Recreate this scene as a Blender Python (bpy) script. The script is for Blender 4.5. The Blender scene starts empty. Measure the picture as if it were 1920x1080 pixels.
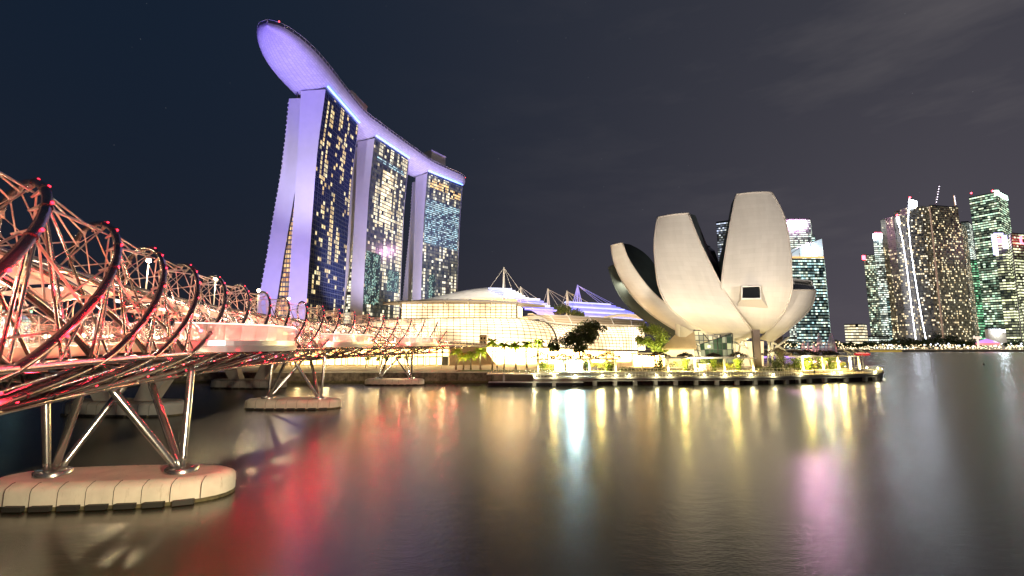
import bpy, math, random
from math import sin, cos, pi, radians, sqrt, atan2
from mathutils import Vector, Matrix
random.seed(7)
scene = bpy.context.scene
col = scene.collection
V = Vector

# ------------------------------------------------------------------ camera
H, F, PITCH = 10.7, 853.0, radians(7.01)
cd = bpy.data.cameras.new('camera'); cam = bpy.data.objects.new('camera', cd); col.objects.link(cam)
cam.location = (0, 0, H); cam.rotation_euler = (radians(90) + PITCH, 0, 0)
cd.sensor_width = 36; cd.lens = F / 1920 * 36; cd.clip_start = .1; cd.clip_end = 6000
scene.camera = cam

def at(px, py, Y):
    """world point seen at photo pixel (px, py), Y metres in front of the viewpoint"""
    dx, dz = (px - 960) / F, (540 - py) / F
    y = cos(PITCH) - sin(PITCH) * dz; z = sin(PITCH) + cos(PITCH) * dz
    t = Y / y
    return V((dx * t, Y, H + z * t))
def ground(px, py, z=0.0):
    dx, dz = (px - 960) / F, (540 - py) / F
    y = cos(PITCH) - sin(PITCH) * dz; zz = sin(PITCH) + cos(PITCH) * dz
    t = (z - H) / zz
    return V((dx * t, y * t, z))

# ------------------------------------------------------------------ world, light, exposure
w = bpy.data.worlds.new('World'); scene.world = w; w.use_nodes = True
nt = w.node_tree; N = nt.nodes; L = nt.links
bg = N['Background']; tc = N.new('ShaderNodeTexCoord'); sp = N.new('ShaderNodeSeparateXYZ')
L.new(tc.outputs['Generated'], sp.inputs[0])
def wmath(op, a, b=None, clamp=False):
    m = N.new('ShaderNodeMath'); m.operation = op; m.use_clamp = clamp
    for i, v in enumerate((a, b)):
        if v is None: continue
        if isinstance(v, (int, float)): m.inputs[i].default_value = v
        else: L.new(v, m.inputs[i])
    return m.outputs[0]
def wmix(f, a, b):
    m = N.new('ShaderNodeMix'); m.data_type = 'RGBA'
    L.new(f, m.inputs[0])
    for i, v in ((6, a), (7, b)):
        if isinstance(v, tuple): m.inputs[i].default_value = (*v, 1)
        else: L.new(v, m.inputs[i])
    return m.outputs[2]
sky = N.new('ShaderNodeTexSky'); sky.sky_type = 'NISHITA'; sky.sun_disc = False
sky.sun_elevation = radians(-6); sky.sun_rotation = radians(60)
# glow of the city: stronger to the right (over the business district) and towards the horizon
rt = wmath('MULTIPLY_ADD', sp.outputs['X'], .75); rt.node.inputs[2].default_value = .5; rt.node.use_clamp = True
up = wmath('ABSOLUTE', sp.outputs['Z']); low = wmath('POWER', wmath('SUBTRACT', 1, up, True), 3.0)
rt = wmath('POWER', rt, 1.7)
base = wmix(rt, (.0050, .0112, .0240), (.036, .036, .046))
glow = wmix(rt, (.0115, .0125, .018), (.072, .063, .078))
skyc = wmix(low, base, glow)
nz = N.new('ShaderNodeTexNoise'); nz.inputs['Scale'].default_value = 3.2; nz.inputs['Detail'].default_value = 5; nz.inputs['Roughness'].default_value = .6
mp = N.new('ShaderNodeMapping'); mp.inputs['Scale'].default_value = (.8, .8, 3.2); mp.inputs['Rotation'].default_value = (0, .45, 0)
L.new(tc.outputs['Generated'], mp.inputs[0]); L.new(mp.outputs[0], nz.inputs[0])
cl = wmath('MULTIPLY', wmath('MULTIPLY', wmath('SUBTRACT', nz.outputs[0], .52, True), 1.7, True), wmath('POWER', rt, 2.0))
skyc = wmix(cl, skyc, (.11, .10, .105))
vo = N.new('ShaderNodeTexVoronoi'); vo.inputs['Scale'].default_value = 38; L.new(tc.outputs['Generated'], vo.inputs[0])
st = wmath('LESS_THAN', vo.outputs['Distance'], .02)
add = N.new('ShaderNodeMix'); add.data_type = 'RGBA'; add.blend_type = 'ADD'; add.inputs[0].default_value = .02
L.new(skyc, add.inputs[6]); L.new(sky.outputs[0], add.inputs[7])
ad2 = N.new('ShaderNodeMix'); ad2.data_type = 'RGBA'; L.new(wmath('MULTIPLY', st, .07), ad2.inputs[0]); L.new(add.outputs[2], ad2.inputs[6]); ad2.inputs[7].default_value = (1, 1, 1, 1)
L.new(ad2.outputs[2], bg.inputs['Color']); bg.inputs['Strength'].default_value = 1.0

sd = bpy.data.lights.new('moon', 'SUN'); sd.energy = .03; sd.angle = radians(2); sd.color = (.8, .85, 1)
so = bpy.data.objects.new('moon', sd); col.objects.link(so); so.rotation_euler = (radians(50), 0, radians(40))
vs = scene.view_settings; vs.view_transform = 'Standard'; vs.look = 'None'; vs.exposure = .35; vs.gamma = 1
scene.cycles.max_bounces = 5; scene.cycles.diffuse_bounces = 2; scene.cycles.glossy_bounces = 3
scene.cycles.transparent_max_bounces = 14; scene.cycles.transmission_bounces = 3
scene.cycles.sample_clamp_indirect = 4; scene.cycles.sample_clamp_direct = 0
scene.cycles.use_denoising = True; scene.cycles.caustics_reflective = False; scene.cycles.caustics_refractive = False

def lamp(kind, loc, energy, color, radius=.3, target=None, angle=60, blend=.5, size=None):
    d = bpy.data.lights.new('lamp', kind); d.energy = energy; d.color = color
    if kind == 'AREA':
        d.shape = 'RECTANGLE'; d.size, d.size_y = size
    else: d.shadow_soft_size = radius
    if kind == 'SPOT': d.spot_size = radians(angle); d.spot_blend = blend
    o = bpy.data.objects.new('lamp_light', d); col.objects.link(o); o.location = loc
    if target is not None: o.rotation_euler = (V(target) - V(loc)).to_track_quat('-Z', 'Y').to_euler()
    return o

# ------------------------------------------------------------------ helpers
def tag(o, label=None, cat=None, group=None, kind=None):
    if label: o['label'] = label
    if cat: o['category'] = cat
    if group: o['group'] = group
    if kind: o['kind'] = kind
    return o
def thing(name, label, cat, loc=(0, 0, 0), group=None, rz=0):
    o = bpy.data.objects.new(name, None); col.objects.link(o); o.location = loc; o.rotation_euler = (0, 0, rz)
    o.empty_display_size = .5
    return tag(o, label, cat, group)
def copy_tree(o, parent=None):
    c = o.copy(); col.objects.link(c); c.parent = parent
    for ch in list(o.children): copy_tree(ch, c)
    return c

class MB:
    def __init__(s): s.v = []; s.f = []; s.uv = []; s.m = []; s.sm = []; s.mi = 0
    def face(s, pts, uv=None, smooth=False):
        n = len(s.v); s.v += [tuple(p) for p in pts]; s.f.append(tuple(range(n, n + len(pts))))
        s.uv.append(uv or [(0, 0)] * len(pts)); s.m.append(s.mi); s.sm.append(smooth)
    def box(s, c, size, rz=0, ry=0, rx=0):
        M = Matrix.Translation(c) @ Matrix.Rotation(rz, 4, 'Z') @ Matrix.Rotation(ry, 4, 'Y') @ Matrix.Rotation(rx, 4, 'X')
        x, y, z = [q / 2 for q in size]
        p = [M @ V((a * x, b * y, c_ * z)) for c_ in (-1, 1) for b in (-1, 1) for a in (-1, 1)]
        for idx in ((0, 2, 3, 1), (4, 5, 7, 6), (0, 1, 5, 4), (2, 6, 7, 3), (0, 4, 6, 2), (1, 3, 7, 5)):
            q = [p[i] for i in idx]
            a = (q[1] - q[0]).length; b = (q[2] - q[1]).length
            s.face(q, [(0, 0), (a, 0), (a, b), (0, b)])
        return s
    def prism(s, poly, z0, z1, top=True, uvside=True, bottom=True):
        """poly: list of (x, y) counter-clockwise"""
        n = len(poly); d = 0
        for i in range(n):
            a, b = poly[i], poly[(i + 1) % n]; l = math.hypot(b[0] - a[0], b[1] - a[1])
            s.face([(a[0], a[1], z0), (b[0], b[1], z0), (b[0], b[1], z1), (a[0], a[1], z1)], [(d, z0), (d + l, z0), (d + l, z1), (d, z1)]); d += l
        if top: s.face([(a[0], a[1], z1) for a in poly])
        if bottom: s.face([(a[0], a[1], z0) for a in reversed(poly)])
        return s
    def tube(s, pts, r, n=8, caps=True, rs=None):
        pts = [V(p) for p in pts]; m = len(pts)
        if m < 2: return s
        t0 = (pts[1] - pts[0]).normalized(); ref = V((0, 0, 1)) if abs(t0.z) < .9 else V((1, 0, 0))
        u = t0.cross(ref).normalized(); base = len(s.v)
        for i in range(m):
            t = (pts[min(i + 1, m - 1)] - pts[max(i - 1, 0)]).normalized()
            u = (u - t * u.dot(t)).normalized(); w_ = t.cross(u); rr = rs[i] if rs else r
            for k in range(n):
                a = 2 * pi * k / n
                s.v.append(tuple(pts[i] + (u * cos(a) + w_ * sin(a)) * rr))
        for i in range(m - 1):
            for k in range(n):
                a = base + i * n + k; b = base + i * n + (k + 1) % n
                s.f.append((a, b, b + n, a + n)); s.uv.append([(0, 0)] * 4); s.m.append(s.mi); s.sm.append(True)
        if caps:
            s.f.append(tuple(base + k for k in reversed(range(n)))); s.uv.append([(0, 0)] * n); s.m.append(s.mi); s.sm.append(False)
            s.f.append(tuple(base + (m - 1) * n + k for k in range(n))); s.uv.append([(0, 0)] * n); s.m.append(s.mi); s.sm.append(False)
        return s
    def grid(s, rows, smooth=True, uvs=None, closed=False):
        """rows: equal-length lists of points"""
        base = len(s.v); n = len(rows[0])
        for r in rows: s.v += [tuple(p) for p in r]
        for i in range(len(rows) - 1):
            for j in range(n - (0 if closed else 1)):
                k = (j + 1) % n
                s.f.append((base + i * n + j, base + i * n + k, base + (i + 1) * n + k, base + (i + 1) * n + j))
                s.uv.append([uvs[i][j], uvs[i][k], uvs[i + 1][k], uvs[i + 1][j]] if uvs else [(0, 0)] * 4)
                s.m.append(s.mi); s.sm.append(smooth)
        return s
    def ball(s, c, r, n=8, m=5, sz=1):
        c = V(c); rows = []
        for i in range(m + 1):
            th = pi * i / m
            rows.append([c + V((r * sin(th) * cos(2 * pi * k / n), r * sin(th) * sin(2 * pi * k / n), r * cos(th) * sz)) for k in range(n)])
        return s.grid(rows, closed=True)
    def lathe(s, c, prof, n=16):
        c = V(c)
        return s.grid([[c + V((r * cos(2 * pi * k / n), r * sin(2 * pi * k / n), z)) for k in range(n)] for r, z in prof], closed=True)
    def build(s, name, mats, parent=None, smooth=None):
        me = bpy.data.meshes.new(name); me.from_pydata(s.v, [], s.f)
        if not isinstance(mats, (list, tuple)): mats = [mats]
        for m in mats: me.materials.append(m)
        uvl = me.uv_layers.new(name='UVMap'); flat = [c for f in s.uv for p in f for c in p]
        uvl.data.foreach_set('uv', flat)
        me.polygons.foreach_set('material_index', s.m)
        me.polygons.foreach_set('use_smooth', s.sm if smooth is None else [smooth] * len(s.f))
        me.update()
        o = bpy.data.objects.new(name, me); col.objects.link(o)
        if parent:
            o.parent = parent
            o.matrix_parent_inverse = Matrix.LocRotScale(parent.location, parent.rotation_euler, None).inverted() if not parent.parent else Matrix()
            if parent.parent: # parent is a part that already carries the inverse; it sits at identity in its own frame
                o.matrix_parent_inverse = Matrix()
        return o
def local(o):
    """geometry was written relative to its thing: drop the inverse"""
    o.matrix_parent_inverse = Matrix(); return o

# ------------------------------------------------------------------ materials
MAT = {}
def pmat(name, color, rough=.6, metal=0, emit=None, es=0, noise=0, nscale=1.0, bump=0, alpha=1, spec=.5, coords='Object', c2=None):
    m = bpy.data.materials.new(name); m.use_nodes = True; t = m.node_tree; b = t.nodes['Principled BSDF']
    b.inputs['Base Color'].default_value = (*color, 1); b.inputs['Roughness'].default_value = rough
    b.inputs['Metallic'].default_value = metal; b.inputs['Specular IOR Level'].default_value = spec
    if emit: b.inputs['Emission Color'].default_value = (*emit, 1); b.inputs['Emission Strength'].default_value = es
    if noise or bump:
        tcn = t.nodes.new('ShaderNodeTexCoord'); n = t.nodes.new('ShaderNodeTexNoise'); n.inputs['Scale'].default_value = nscale; n.inputs['Detail'].default_value = 6
        t.links.new(tcn.outputs[coords], n.inputs['Vector'])
        if noise:
            mx = t.nodes.new('ShaderNodeMix'); mx.data_type = 'RGBA'; mr = t.nodes.new('ShaderNodeMapRange'); mr.inputs[1].default_value = .35; mr.inputs[2].default_value = .65
            t.links.new(n.outputs[0], mr.inputs[0]); t.links.new(mr.outputs[0], mx.inputs[0])
            c2_ = c2 or tuple(c * (1 - noise) for c in color)
            mx.inputs[6].default_value = (*color, 1); mx.inputs[7].default_value = (*c2_, 1); t.links.new(mx.outputs[2], b.inputs['Base Color'])
        if bump:
            bp = t.nodes.new('ShaderNodeBump'); bp.inputs['Strength'].default_value = bump; t.links.new(n.outputs[0], bp.inputs['Height']); t.links.new(bp.outputs[0], b.inputs['Normal'])
    if alpha < 1: b.inputs['Alpha'].default_value = alpha
    MAT[name] = m; return m

def winmat(name, cw, ch, p, colA, colB, strength, glass=(.012, .018, .025), frame=(.12, .18), rowp=0, colp=0, clus=0, cscale=.12, seed=0, framecol=None, rough=.55, spread=.85, dim=0.0, dimcol=None):
    """curtain wall: a grid of panes, each either lit or dark"""
    m = bpy.data.materials.new(name); m.use_nodes = True; t = m.node_tree; n = t.nodes; l = t.links; b = n['Principled BSDF']
    def M(op, a, b_=None, c=None, clamp=False):
        q = n.new('ShaderNodeMath'); q.operation = op; q.use_clamp = clamp
        for i, v in enumerate((a, b_, c)):
            if v is None: continue
            if isinstance(v, (int, float)): q.inputs[i].default_value = v
            else: l.new(v, q.inputs[i])
        return q.outputs[0]
    uv = n.new('ShaderNodeUVMap'); uv.uv_map = 'UVMap'; s = n.new('ShaderNodeSeparateXYZ'); l.new(uv.outputs[0], s.inputs[0])
    x = M('DIVIDE', s.outputs[0], cw); y = M('DIVIDE', s.outputs[1], ch)
    fx, fy = M('FLOOR', x), M('FLOOR', y); rx, ry = M('FRACT', x), M('FRACT', y)
    def wn(a, b_, k):
        c = n.new('ShaderNodeCombineXYZ')
        for i, v in enumerate((a, b_, k)):
            if isinstance(v, (int, float)): c.inputs[i].default_value = v
            else: l.new(v, c.inputs[i])
        q = n.new('ShaderNodeTexWhiteNoise'); q.noise_dimensions = '3D'; l.new(c.outputs[0], q.inputs[0]); return q
    a = wn(fx, fy, seed + .5); val = a.outputs[0]
    thr = p
    if clus:
        c = n.new('ShaderNodeCombineXYZ'); l.new(M('MULTIPLY', fx, cscale), c.inputs[0]); l.new(M('MULTIPLY', fy, cscale * .6), c.inputs[1]); c.inputs[2].default_value = seed * 3.7
        q = n.new('ShaderNodeTexNoise'); q.inputs['Scale'].default_value = 1.0; q.inputs['Detail'].default_value = 2; l.new(c.outputs[0], q.inputs[0])
        cv = M('MULTIPLY_ADD', q.outputs[0], 5.0, -2.0, True)
        thr = M('MULTIPLY', M('MULTIPLY_ADD', cv, clus, 1 - clus), p * (1 + clus))
    if colp:
        cw_ = wn(fx, 7.3, seed + 2.5).outputs[0]; thr = M('MULTIPLY', thr, M('MULTIPLY_ADD', M('GREATER_THAN', cw_, 1 - colp), 1.6, .25))
    if rowp:
        r_ = wn(M('FLOOR', M('DIVIDE', fx, 9.0)), fy, seed + 9.5).outputs[0]; thr = M('ADD', thr, M('MULTIPLY', M('LESS_THAN', r_, rowp), .75))
    lit = M('LESS_THAN', val, thr)
    fw_, fh_ = frame
    mask = M('MULTIPLY', M('MULTIPLY', M('GREATER_THAN', rx, fw_), M('LESS_THAN', rx, 1 - fw_)), M('MULTIPLY', M('GREATER_THAN', ry, fh_), M('LESS_THAN', ry, 1 - fh_ * .6)))
    b2 = wn(fx, fy, seed + 31.5)
    br = M('MULTIPLY_ADD', b2.outputs[0], spread, 1 - spread * .7)
    mx = n.new('ShaderNodeMix'); mx.data_type = 'RGBA'; sc = n.new('ShaderNodeSeparateColor'); l.new(b2.outputs[1], sc.inputs[0]); l.new(sc.outputs[1], mx.inputs[0])
    mx.inputs[6].default_value = (*colA, 1); mx.inputs[7].default_value = (*colB, 1)
    l.new(mx.outputs[2], b.inputs['Emission Color'])
    e = M('MULTIPLY', M('MULTIPLY', lit, mask), M('MULTIPLY', br, strength))
    if dim:  # faint glow on every pane, standing in for city light on the facade
        e = M('ADD', e, M('MULTIPLY', mask, M('MULTIPLY', b2.outputs[0], dim)))
    l.new(e, b.inputs['Emission Strength'])
    m2 = n.new('ShaderNodeMix'); m2.data_type = 'RGBA'; l.new(mask, m2.inputs[0]); m2.inputs[6].default_value = (*(framecol or (.07, .08, .09)), 1); m2.inputs[7].default_value = (*glass, 1)
    l.new(m2.outputs[2], b.inputs['Base Color']); b.inputs['Roughness'].default_value = rough
    MAT[name] = m; return m

def leafmat(name, c1, c2, rough=.55):
    m = bpy.data.materials.new(name); m.use_nodes = True; t = m.node_tree; b = t.nodes['Principled BSDF']
    g = t.nodes.new('ShaderNodeNewGeometry'); mx = t.nodes.new('ShaderNodeMix'); mx.data_type = 'RGBA'
    t.links.new(g.outputs['Random Per Island'], mx.inputs[0]); mx.inputs[6].default_value = (*c1, 1); mx.inputs[7].default_value = (*c2, 1)
    t.links.new(mx.outputs[2], b.inputs['Base Color']); b.inputs['Roughness'].default_value = rough
    MAT[name] = m; return m

steel = pmat('stainless_steel', (.62, .6, .58), .24, .95, noise=.25, nscale=.8)
steel_matte = pmat('brushed_strut_steel', (.74, .66, .60), .45, .2)
steel_dark = pmat('dark_tube_steel', (.36, .31, .29), .26, .8, noise=.3, nscale=.7)
alu = pmat('aluminium_white', (.7, .7, .68), .4, .3)
concrete = pmat('pale_concrete', (.54, .51, .44), .8, 0, noise=.24, nscale=1.1, bump=.1)
concrete_grey = pmat('grey_concrete', (.33, .33, .31), .8, 0, noise=.3, nscale=.3, bump=.05)
rubber = pmat('black_rubber', (.015, .014, .013), .6)
joint = pmat('joint_line', (.06, .055, .05), .9)
algae = pmat('algae_stain', (.1, .085, .04), .9, noise=.6, nscale=2.5)
stone = pmat('seawall_stone', (.16, .13, .10), .9, 0, noise=.7, nscale=.9, bump=.5)
paving = pmat('promenade_paving', (.42, .36, .29), .8, 0, noise=.2, nscale=.4)
timber = pmat('boardwalk_timber', (.22, .17, .12), .7, 0, noise=.35, nscale=2)
grass = pmat('lawn', (.05, .09, .02), .9, noise=.4, nscale=1.5)
white_paint = pmat('white_paint', (.78, .77, .74), .5)
dark_metal = pmat('dark_metal', (.03, .03, .035), .4, .4)
black_glass = pmat('black_glass', (.008, .010, .012), .08)
bark = pmat('bark', (.12, .09, .06), .9, noise=.4, nscale=3)
palmbark = pmat('palm_bark', (.26, .22, .15), .85, noise=.3, nscale=4)
soil = pmat('soil', (.05, .04, .03), .9)
cloth = pmat('dark_cloth', (.03, .03, .04), .9); cloth2 = pmat('pale_cloth', (.5, .45, .4), .9); skin = pmat('skin', (.45, .27, .19), .6)
hairm = pmat('hair_dark', (.02, .015, .012), .6)
leaf_dark = leafmat('foliage_dark', (.03, .055, .012), (.07, .1, .02))
leaf_mid = leafmat('foliage_mid', (.06, .11, .015), (.14, .19, .02))
leaf_lime = leafmat('foliage_lime', (.12, .19, .015), (.24, .3, .03))
leaf_brown = leafmat('foliage_brown', (.05, .045, .02), (.1, .07, .03))

def emis(name, c, s): return pmat(name, (.3, .3, .3), .5, emit=c, es=s)
red_led = emis('red_led', (1, .012, .03), 9)
warm_lamp = emis('warm_lamp', (1, .8, .45), 9)
white_lamp = emis('white_lamp', (.9, 1, .95), 9)
gold_lamp = emis('gold_lamp', (1, .78, .3), 10)
blue_strip = emis('blue_led_strip', (.10, .26, 1), 6)

# clear glass with a faint milky body so that light from the deck shows on it
def glassy(name, tint, milk, rough=.05):
    m = bpy.data.materials.new(name); m.use_nodes = True; t = m.node_tree; t.nodes.remove(t.nodes['Principled BSDF'])
    out = t.nodes['Material Output']; tr = t.nodes.new('ShaderNodeBsdfTransparent'); tr.inputs[0].default_value = (*tint, 1)
    df = t.nodes.new('ShaderNodeBsdfTranslucent'); df.inputs[0].default_value = (.9, .85, .75, 1)
    d2 = t.nodes.new('ShaderNodeBsdfDiffuse'); d2.inputs[0].default_value = (.9, .85, .75, 1)
    gl = t.nodes.new('ShaderNodeBsdfGlossy'); gl.inputs['Roughness'].default_value = rough
    a = t.nodes.new('ShaderNodeMixShader'); a.inputs[0].default_value = .5; t.links.new(df.outputs[0], a.inputs[1]); t.links.new(d2.outputs[0], a.inputs[2])
    b = t.nodes.new('ShaderNodeMixShader'); b.inputs[0].default_value = milk; t.links.new(tr.outputs[0], b.inputs[1]); t.links.new(a.outputs[0], b.inputs[2])
    c = t.nodes.new('ShaderNodeMixShader'); c.inputs[0].default_value = .08; t.links.new(b.outputs[0], c.inputs[1]); t.links.new(gl.outputs[0], c.inputs[2])
    t.links.new(c.outputs[0], out.inputs[0]); MAT[name] = m; return m
pod_glass = glassy('pod_glass', (.95, .95, .93), .5)
glass_rail = glassy('balustrade_glass', (.95, .95, .93), .24)
canopy_glass = glassy('canopy_fabric', (.9, .9, .9), .8, .4)
spray = glassy('water_spray', (1, 1, 1), .3, .6)

# water: long-exposure ripples
def water_mat():
    m = bpy.data.materials.new('bay_water'); m.use_nodes = True; t = m.node_tree; b = t.nodes['Principled BSDF']
    b.inputs['Base Color'].default_value = (.016, .017, .008, 1); b.inputs['Roughness'].default_value = .27; b.inputs['IOR'].default_value = 1.8
    b.inputs['Specular IOR Level'].default_value = .75
    tcn = t.nodes.new('ShaderNodeTexCoord'); prev = None
    for sc_, st_, sx in ((1.6, .05, .5), (6.5, .17, .6), (15, .12, .7)):
        mpn = t.nodes.new('ShaderNodeMapping'); mpn.inputs['Scale'].default_value = (sx, 1, 1); t.links.new(tcn.outputs['Object'], mpn.inputs[0])
        n = t.nodes.new('ShaderNodeTexNoise'); n.inputs['Scale'].default_value = sc_; n.inputs['Detail'].default_value = 3; t.links.new(mpn.outputs[0], n.inputs[0])
        bp = t.nodes.new('ShaderNodeBump'); bp.inputs['Strength'].default_value = st_; bp.inputs['Distance'].default_value = 1.0 / sc_ * .35
        t.links.new(n.outputs[0], bp.inputs['Height'])
        if prev: t.links.new(prev.outputs[0], bp.inputs['Normal'])
        prev = bp
    t.links.new(prev.outputs[0], b.inputs['Normal']); return m
water = water_mat()

def clump(mb, c, r, n, size, rnd, flat=1.0, hollow=.35):
    c = V(c)
    for _ in range(n):
        while True:
            d = V((rnd.uniform(-1, 1), rnd.uniform(-1, 1), rnd.uniform(-1, 1)))
            if .05 < d.length < 1: break
        k = d.length; d = d.normalized() * (hollow + (1 - hollow) * k); p = c + V((d.x * r, d.y * r, d.z * r * flat))
        a = V((rnd.gauss(0, 1), rnd.gauss(0, 1), rnd.gauss(0, 1))).normalized(); b_ = a.orthogonal().normalized(); s = size * rnd.uniform(.6, 1.3); t_ = a.cross(b_)
        mb.face([p - b_ * s * .5, p + t_ * s * .32, p + b_ * s * .6, p - t_ * s * .32])
# ------------------------------------------------------------------ setting
def sheet(name, poly, z, m):
    b = MB(); b.face([(x, y, z) for x, y in poly]); o = b.build(name, m); return tag(o, kind='structure')
sheet('water', [(-1500, -400), (2500, -400), (2500, 2500), (-1500, 2500)], 0, water)
def slab(name, poly, z0, z1, m): b = MB(); b.prism(poly, z0, z1); return tag(b.build(name, m), kind='structure')
coast = [(-700, 130.2), (-4, 130.2), (20, 127.2), (50, 127.2), (78, 131), (94, 137), (104, 143), (110, 150), (113, 156), (109, 166), (98, 180), (100, 195), (104, 230), (118, 320), (150, 500), (180, 600), (180, 1600), (-700, 1600)]
slab('waterfront_ground', coast, -1.5, 2.9, paving)
slab('far_shore_ground', [(180.5, 636), (1600, 636), (1600, 2400), (180.5, 2400)], -1.5, 2.4, concrete_grey)

# ------------------------------------------------------------------ helix footbridge
BX, BY, BR = 111.552, 80.962, 147.924
RO, ZO, PT, S0, DD = 5.62, 12.213, 59.02, -69.392, 7.378
RI, ZI, SI = 4.6, 10.2, -65.3
def bp_(s, rad, z):
    """point at arc length s, rad metres towards the bay from the bridge axis"""
    ph = s / BR; r = BR - rad
    return V((BX - r * cos(ph), BY + r * sin(ph), z))
def outer(s, a, r=RO):
    z = ZO + r * sin(a)
    if z < 10: z = 10 + (z - 10) * .62   # the spiral is flattened under the deck
    return bp_(s, r * cos(a), z)
def inner(s, a, r=RI): return bp_(s, r * cos(a), ZI + r * sin(a))
SEND, SBEG = 60.0, -104.0
def deckz(s): return 10.45 + .45 * max(0, min(1, (s + 75) / 45.)) - (max(0, s - 45) * .02)
bridge = thing('footbridge', 'curved double helix steel footbridge with red lights crossing the water', 'bridge', (-36, 78, 0))
# outer helix strands
NST = 8
for j in range(NST):
    pts = []; s = SBEG
    while s <= SEND:
        a = 2 * pi * (s - S0 - j * DD) / PT; pts.append(outer(s, a)); s += .9
    b = MB(); b.tube(pts, .15, 10)
    # collars
    s = SBEG + 1
    while s < SEND - 1:
        a = 2 * pi * (s - S0 - j * DD) / PT
        p, q = outer(s - .06, 2 * pi * (s - .06 - S0 - j * DD) / PT), outer(s + .06, 2 * pi * (s + .06 - S0 - j * DD) / PT)
        b.tube([p, q], .175, 10); s += 2.6
    b.build('outer_tube', steel_dark, bridge)
# inner helix arcs, opposite hand
KS = range(-6, 17)
for k in KS:
    pts = []; a = -.08
    while a <= pi + .1:
        s = SI + k * DD - PT * a / (2 * pi)
        if SBEG <= s <= SEND + 12: pts.append(inner(s, a))
        a += .06
    if len(pts) > 2: MB().tube(pts, .145, 8).build('inner_tube', steel, bridge)
# struts between the two helices
node_angles = [-.22 + .262 * i for i in range(14)]
class Segs:
    def __init__(q): q.l = []
    def tube(q, pts, r, n=5, caps=False, rs=None): q.l.append((pts, r, n, rs))
    def build(q, name, mat, parent, near=100):
        q.l.sort(key=lambda e: min((V(p) - V((0, 0, H))).length for p in e[0]) + (1000 if max(p[1] for p in e[0]) < 6 else 0))
        for pts, r, n, rs in q.l[:near]: MB().tube(pts, r, n, False, rs).build(name, mat, parent)
        rest_ = MB()
        for pts, r, n, rs in q.l[near:]: rest_.tube(pts, r, n, False, rs)
        if rest_.f: tag(rest_.build(name, mat, parent), kind='stuff')
st1, st2, cleats = Segs(), Segs(), Segs()
leds = []
for k in range(-7, 18):
    fan = []
    for i, a in enumerate(node_angles):
        s = S0 + k * DD + PT * a / (2 * pi)
        if not (SBEG + 2 < s < SEND): continue
        po = outer(s, a)
        if not 1.25 < a < 2.0: leds.append(outer(s, a, RO + .16))
        cleats.tube([outer(s, a, RO - .12), outer(s, a, RO - .5)], .1, 5, rs=[.10, .04])
        cand = []
        for m in range(-12, 22):
            for ds in (-2.4, 2.4):
                bb = 2 * pi * (SI + m * DD - (s + ds)) / PT
                if -.08 < bb < pi + .1: cand.append((abs(bb - a) * 5 + abs(ds) * .1, bb, s + ds))
        cand.sort()
        for _, bb, ss in cand[:1]:
            if abs(bb - a) < .55: st1.tube([outer(s, a, RO - .3), inner(ss, bb, RI)], .036, 5, False)
        fan.append((s, a, po))
    # long struts fanning from one hoop to the next
    for (a, tgt) in ((.83, (1.35, 1.6, 1.9, 2.3)), (.3, (.0,)), (2.3, (1.8,)), (.56, (.9, 1.1))):
        s = S0 + k * DD + PT * a / (2 * pi)
        for a2 in tgt:
            s2 = S0 + (k + 1) * DD + PT * a2 / (2 * pi)
            if SBEG + 2 < s and s2 < SEND: st1.tube([outer(s, a, RO - .1), outer(s2, a2, RO - .35)], .046, 5, False)
    # long struts down to the deck edge
    for a, off in ((.83, 1.2), (.83, 5.5), (.56, 3.0), (.3, .8), (.3, -2.2), (.05, -1.5), (.56, -1.0), (2.3, 2), (2.6, 0), (2.9, -1)):
        s = S0 + k * DD + PT * a / (2 * pi)
        sg = 1 if a < 1.57 else -1
        if SBEG + 2 < s < SEND and s + off < SEND + 4:
            st2.tube([outer(s, a, RO - .1), bp_(s + off, sg * 4.7, 10.05)], .058, 6, False)
    # thin tie rods
    for a, a2, off in ((1.1, 2.9, 1.5), (1.9, .1, 2)):
        s = S0 + k * DD + PT * a / (2 * pi)
        if SBEG + 2 < s < SEND - 4: st1.tube([outer(s, a, RO - .3), inner(s + off, a2)], .022, 4, False)
st1.build('strut', steel_matte, bridge); st2.build('strut', steel, bridge); cleats.build('cleat', steel_matte, bridge)
# red lamps: the nearest hundred singly
leds = [p for p in leds if p.y > 2]
under = []
for k in range(-4, 16):
    for f in (.25, .75):
        under.append(bp_(S0 - 4 + (k + f) * DD, 4.75 - f * 1.8, 9.5 - f * 1.2))
leds += [p for p in under if p.y > 6]
leds.sort(key=lambda p: (p - V((0, 0, H))).length)
led_me = MB().ball((0, 0, 0), .05, 8, 5)
first = None
for p in leds[:99]:
    if first is None: o = led_me.build('red_light', red_led, bridge); first = o
    else: o = first.copy(); col.objects.link(o)
    o.parent = bridge; o.matrix_parent_inverse = Matrix(); o.location = p - bridge.location
rest = MB()
for p in leds[99:]: rest.ball(p, .05, 6, 4)
tag(rest.build('red_light', red_led, bridge), kind='stuff')
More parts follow.
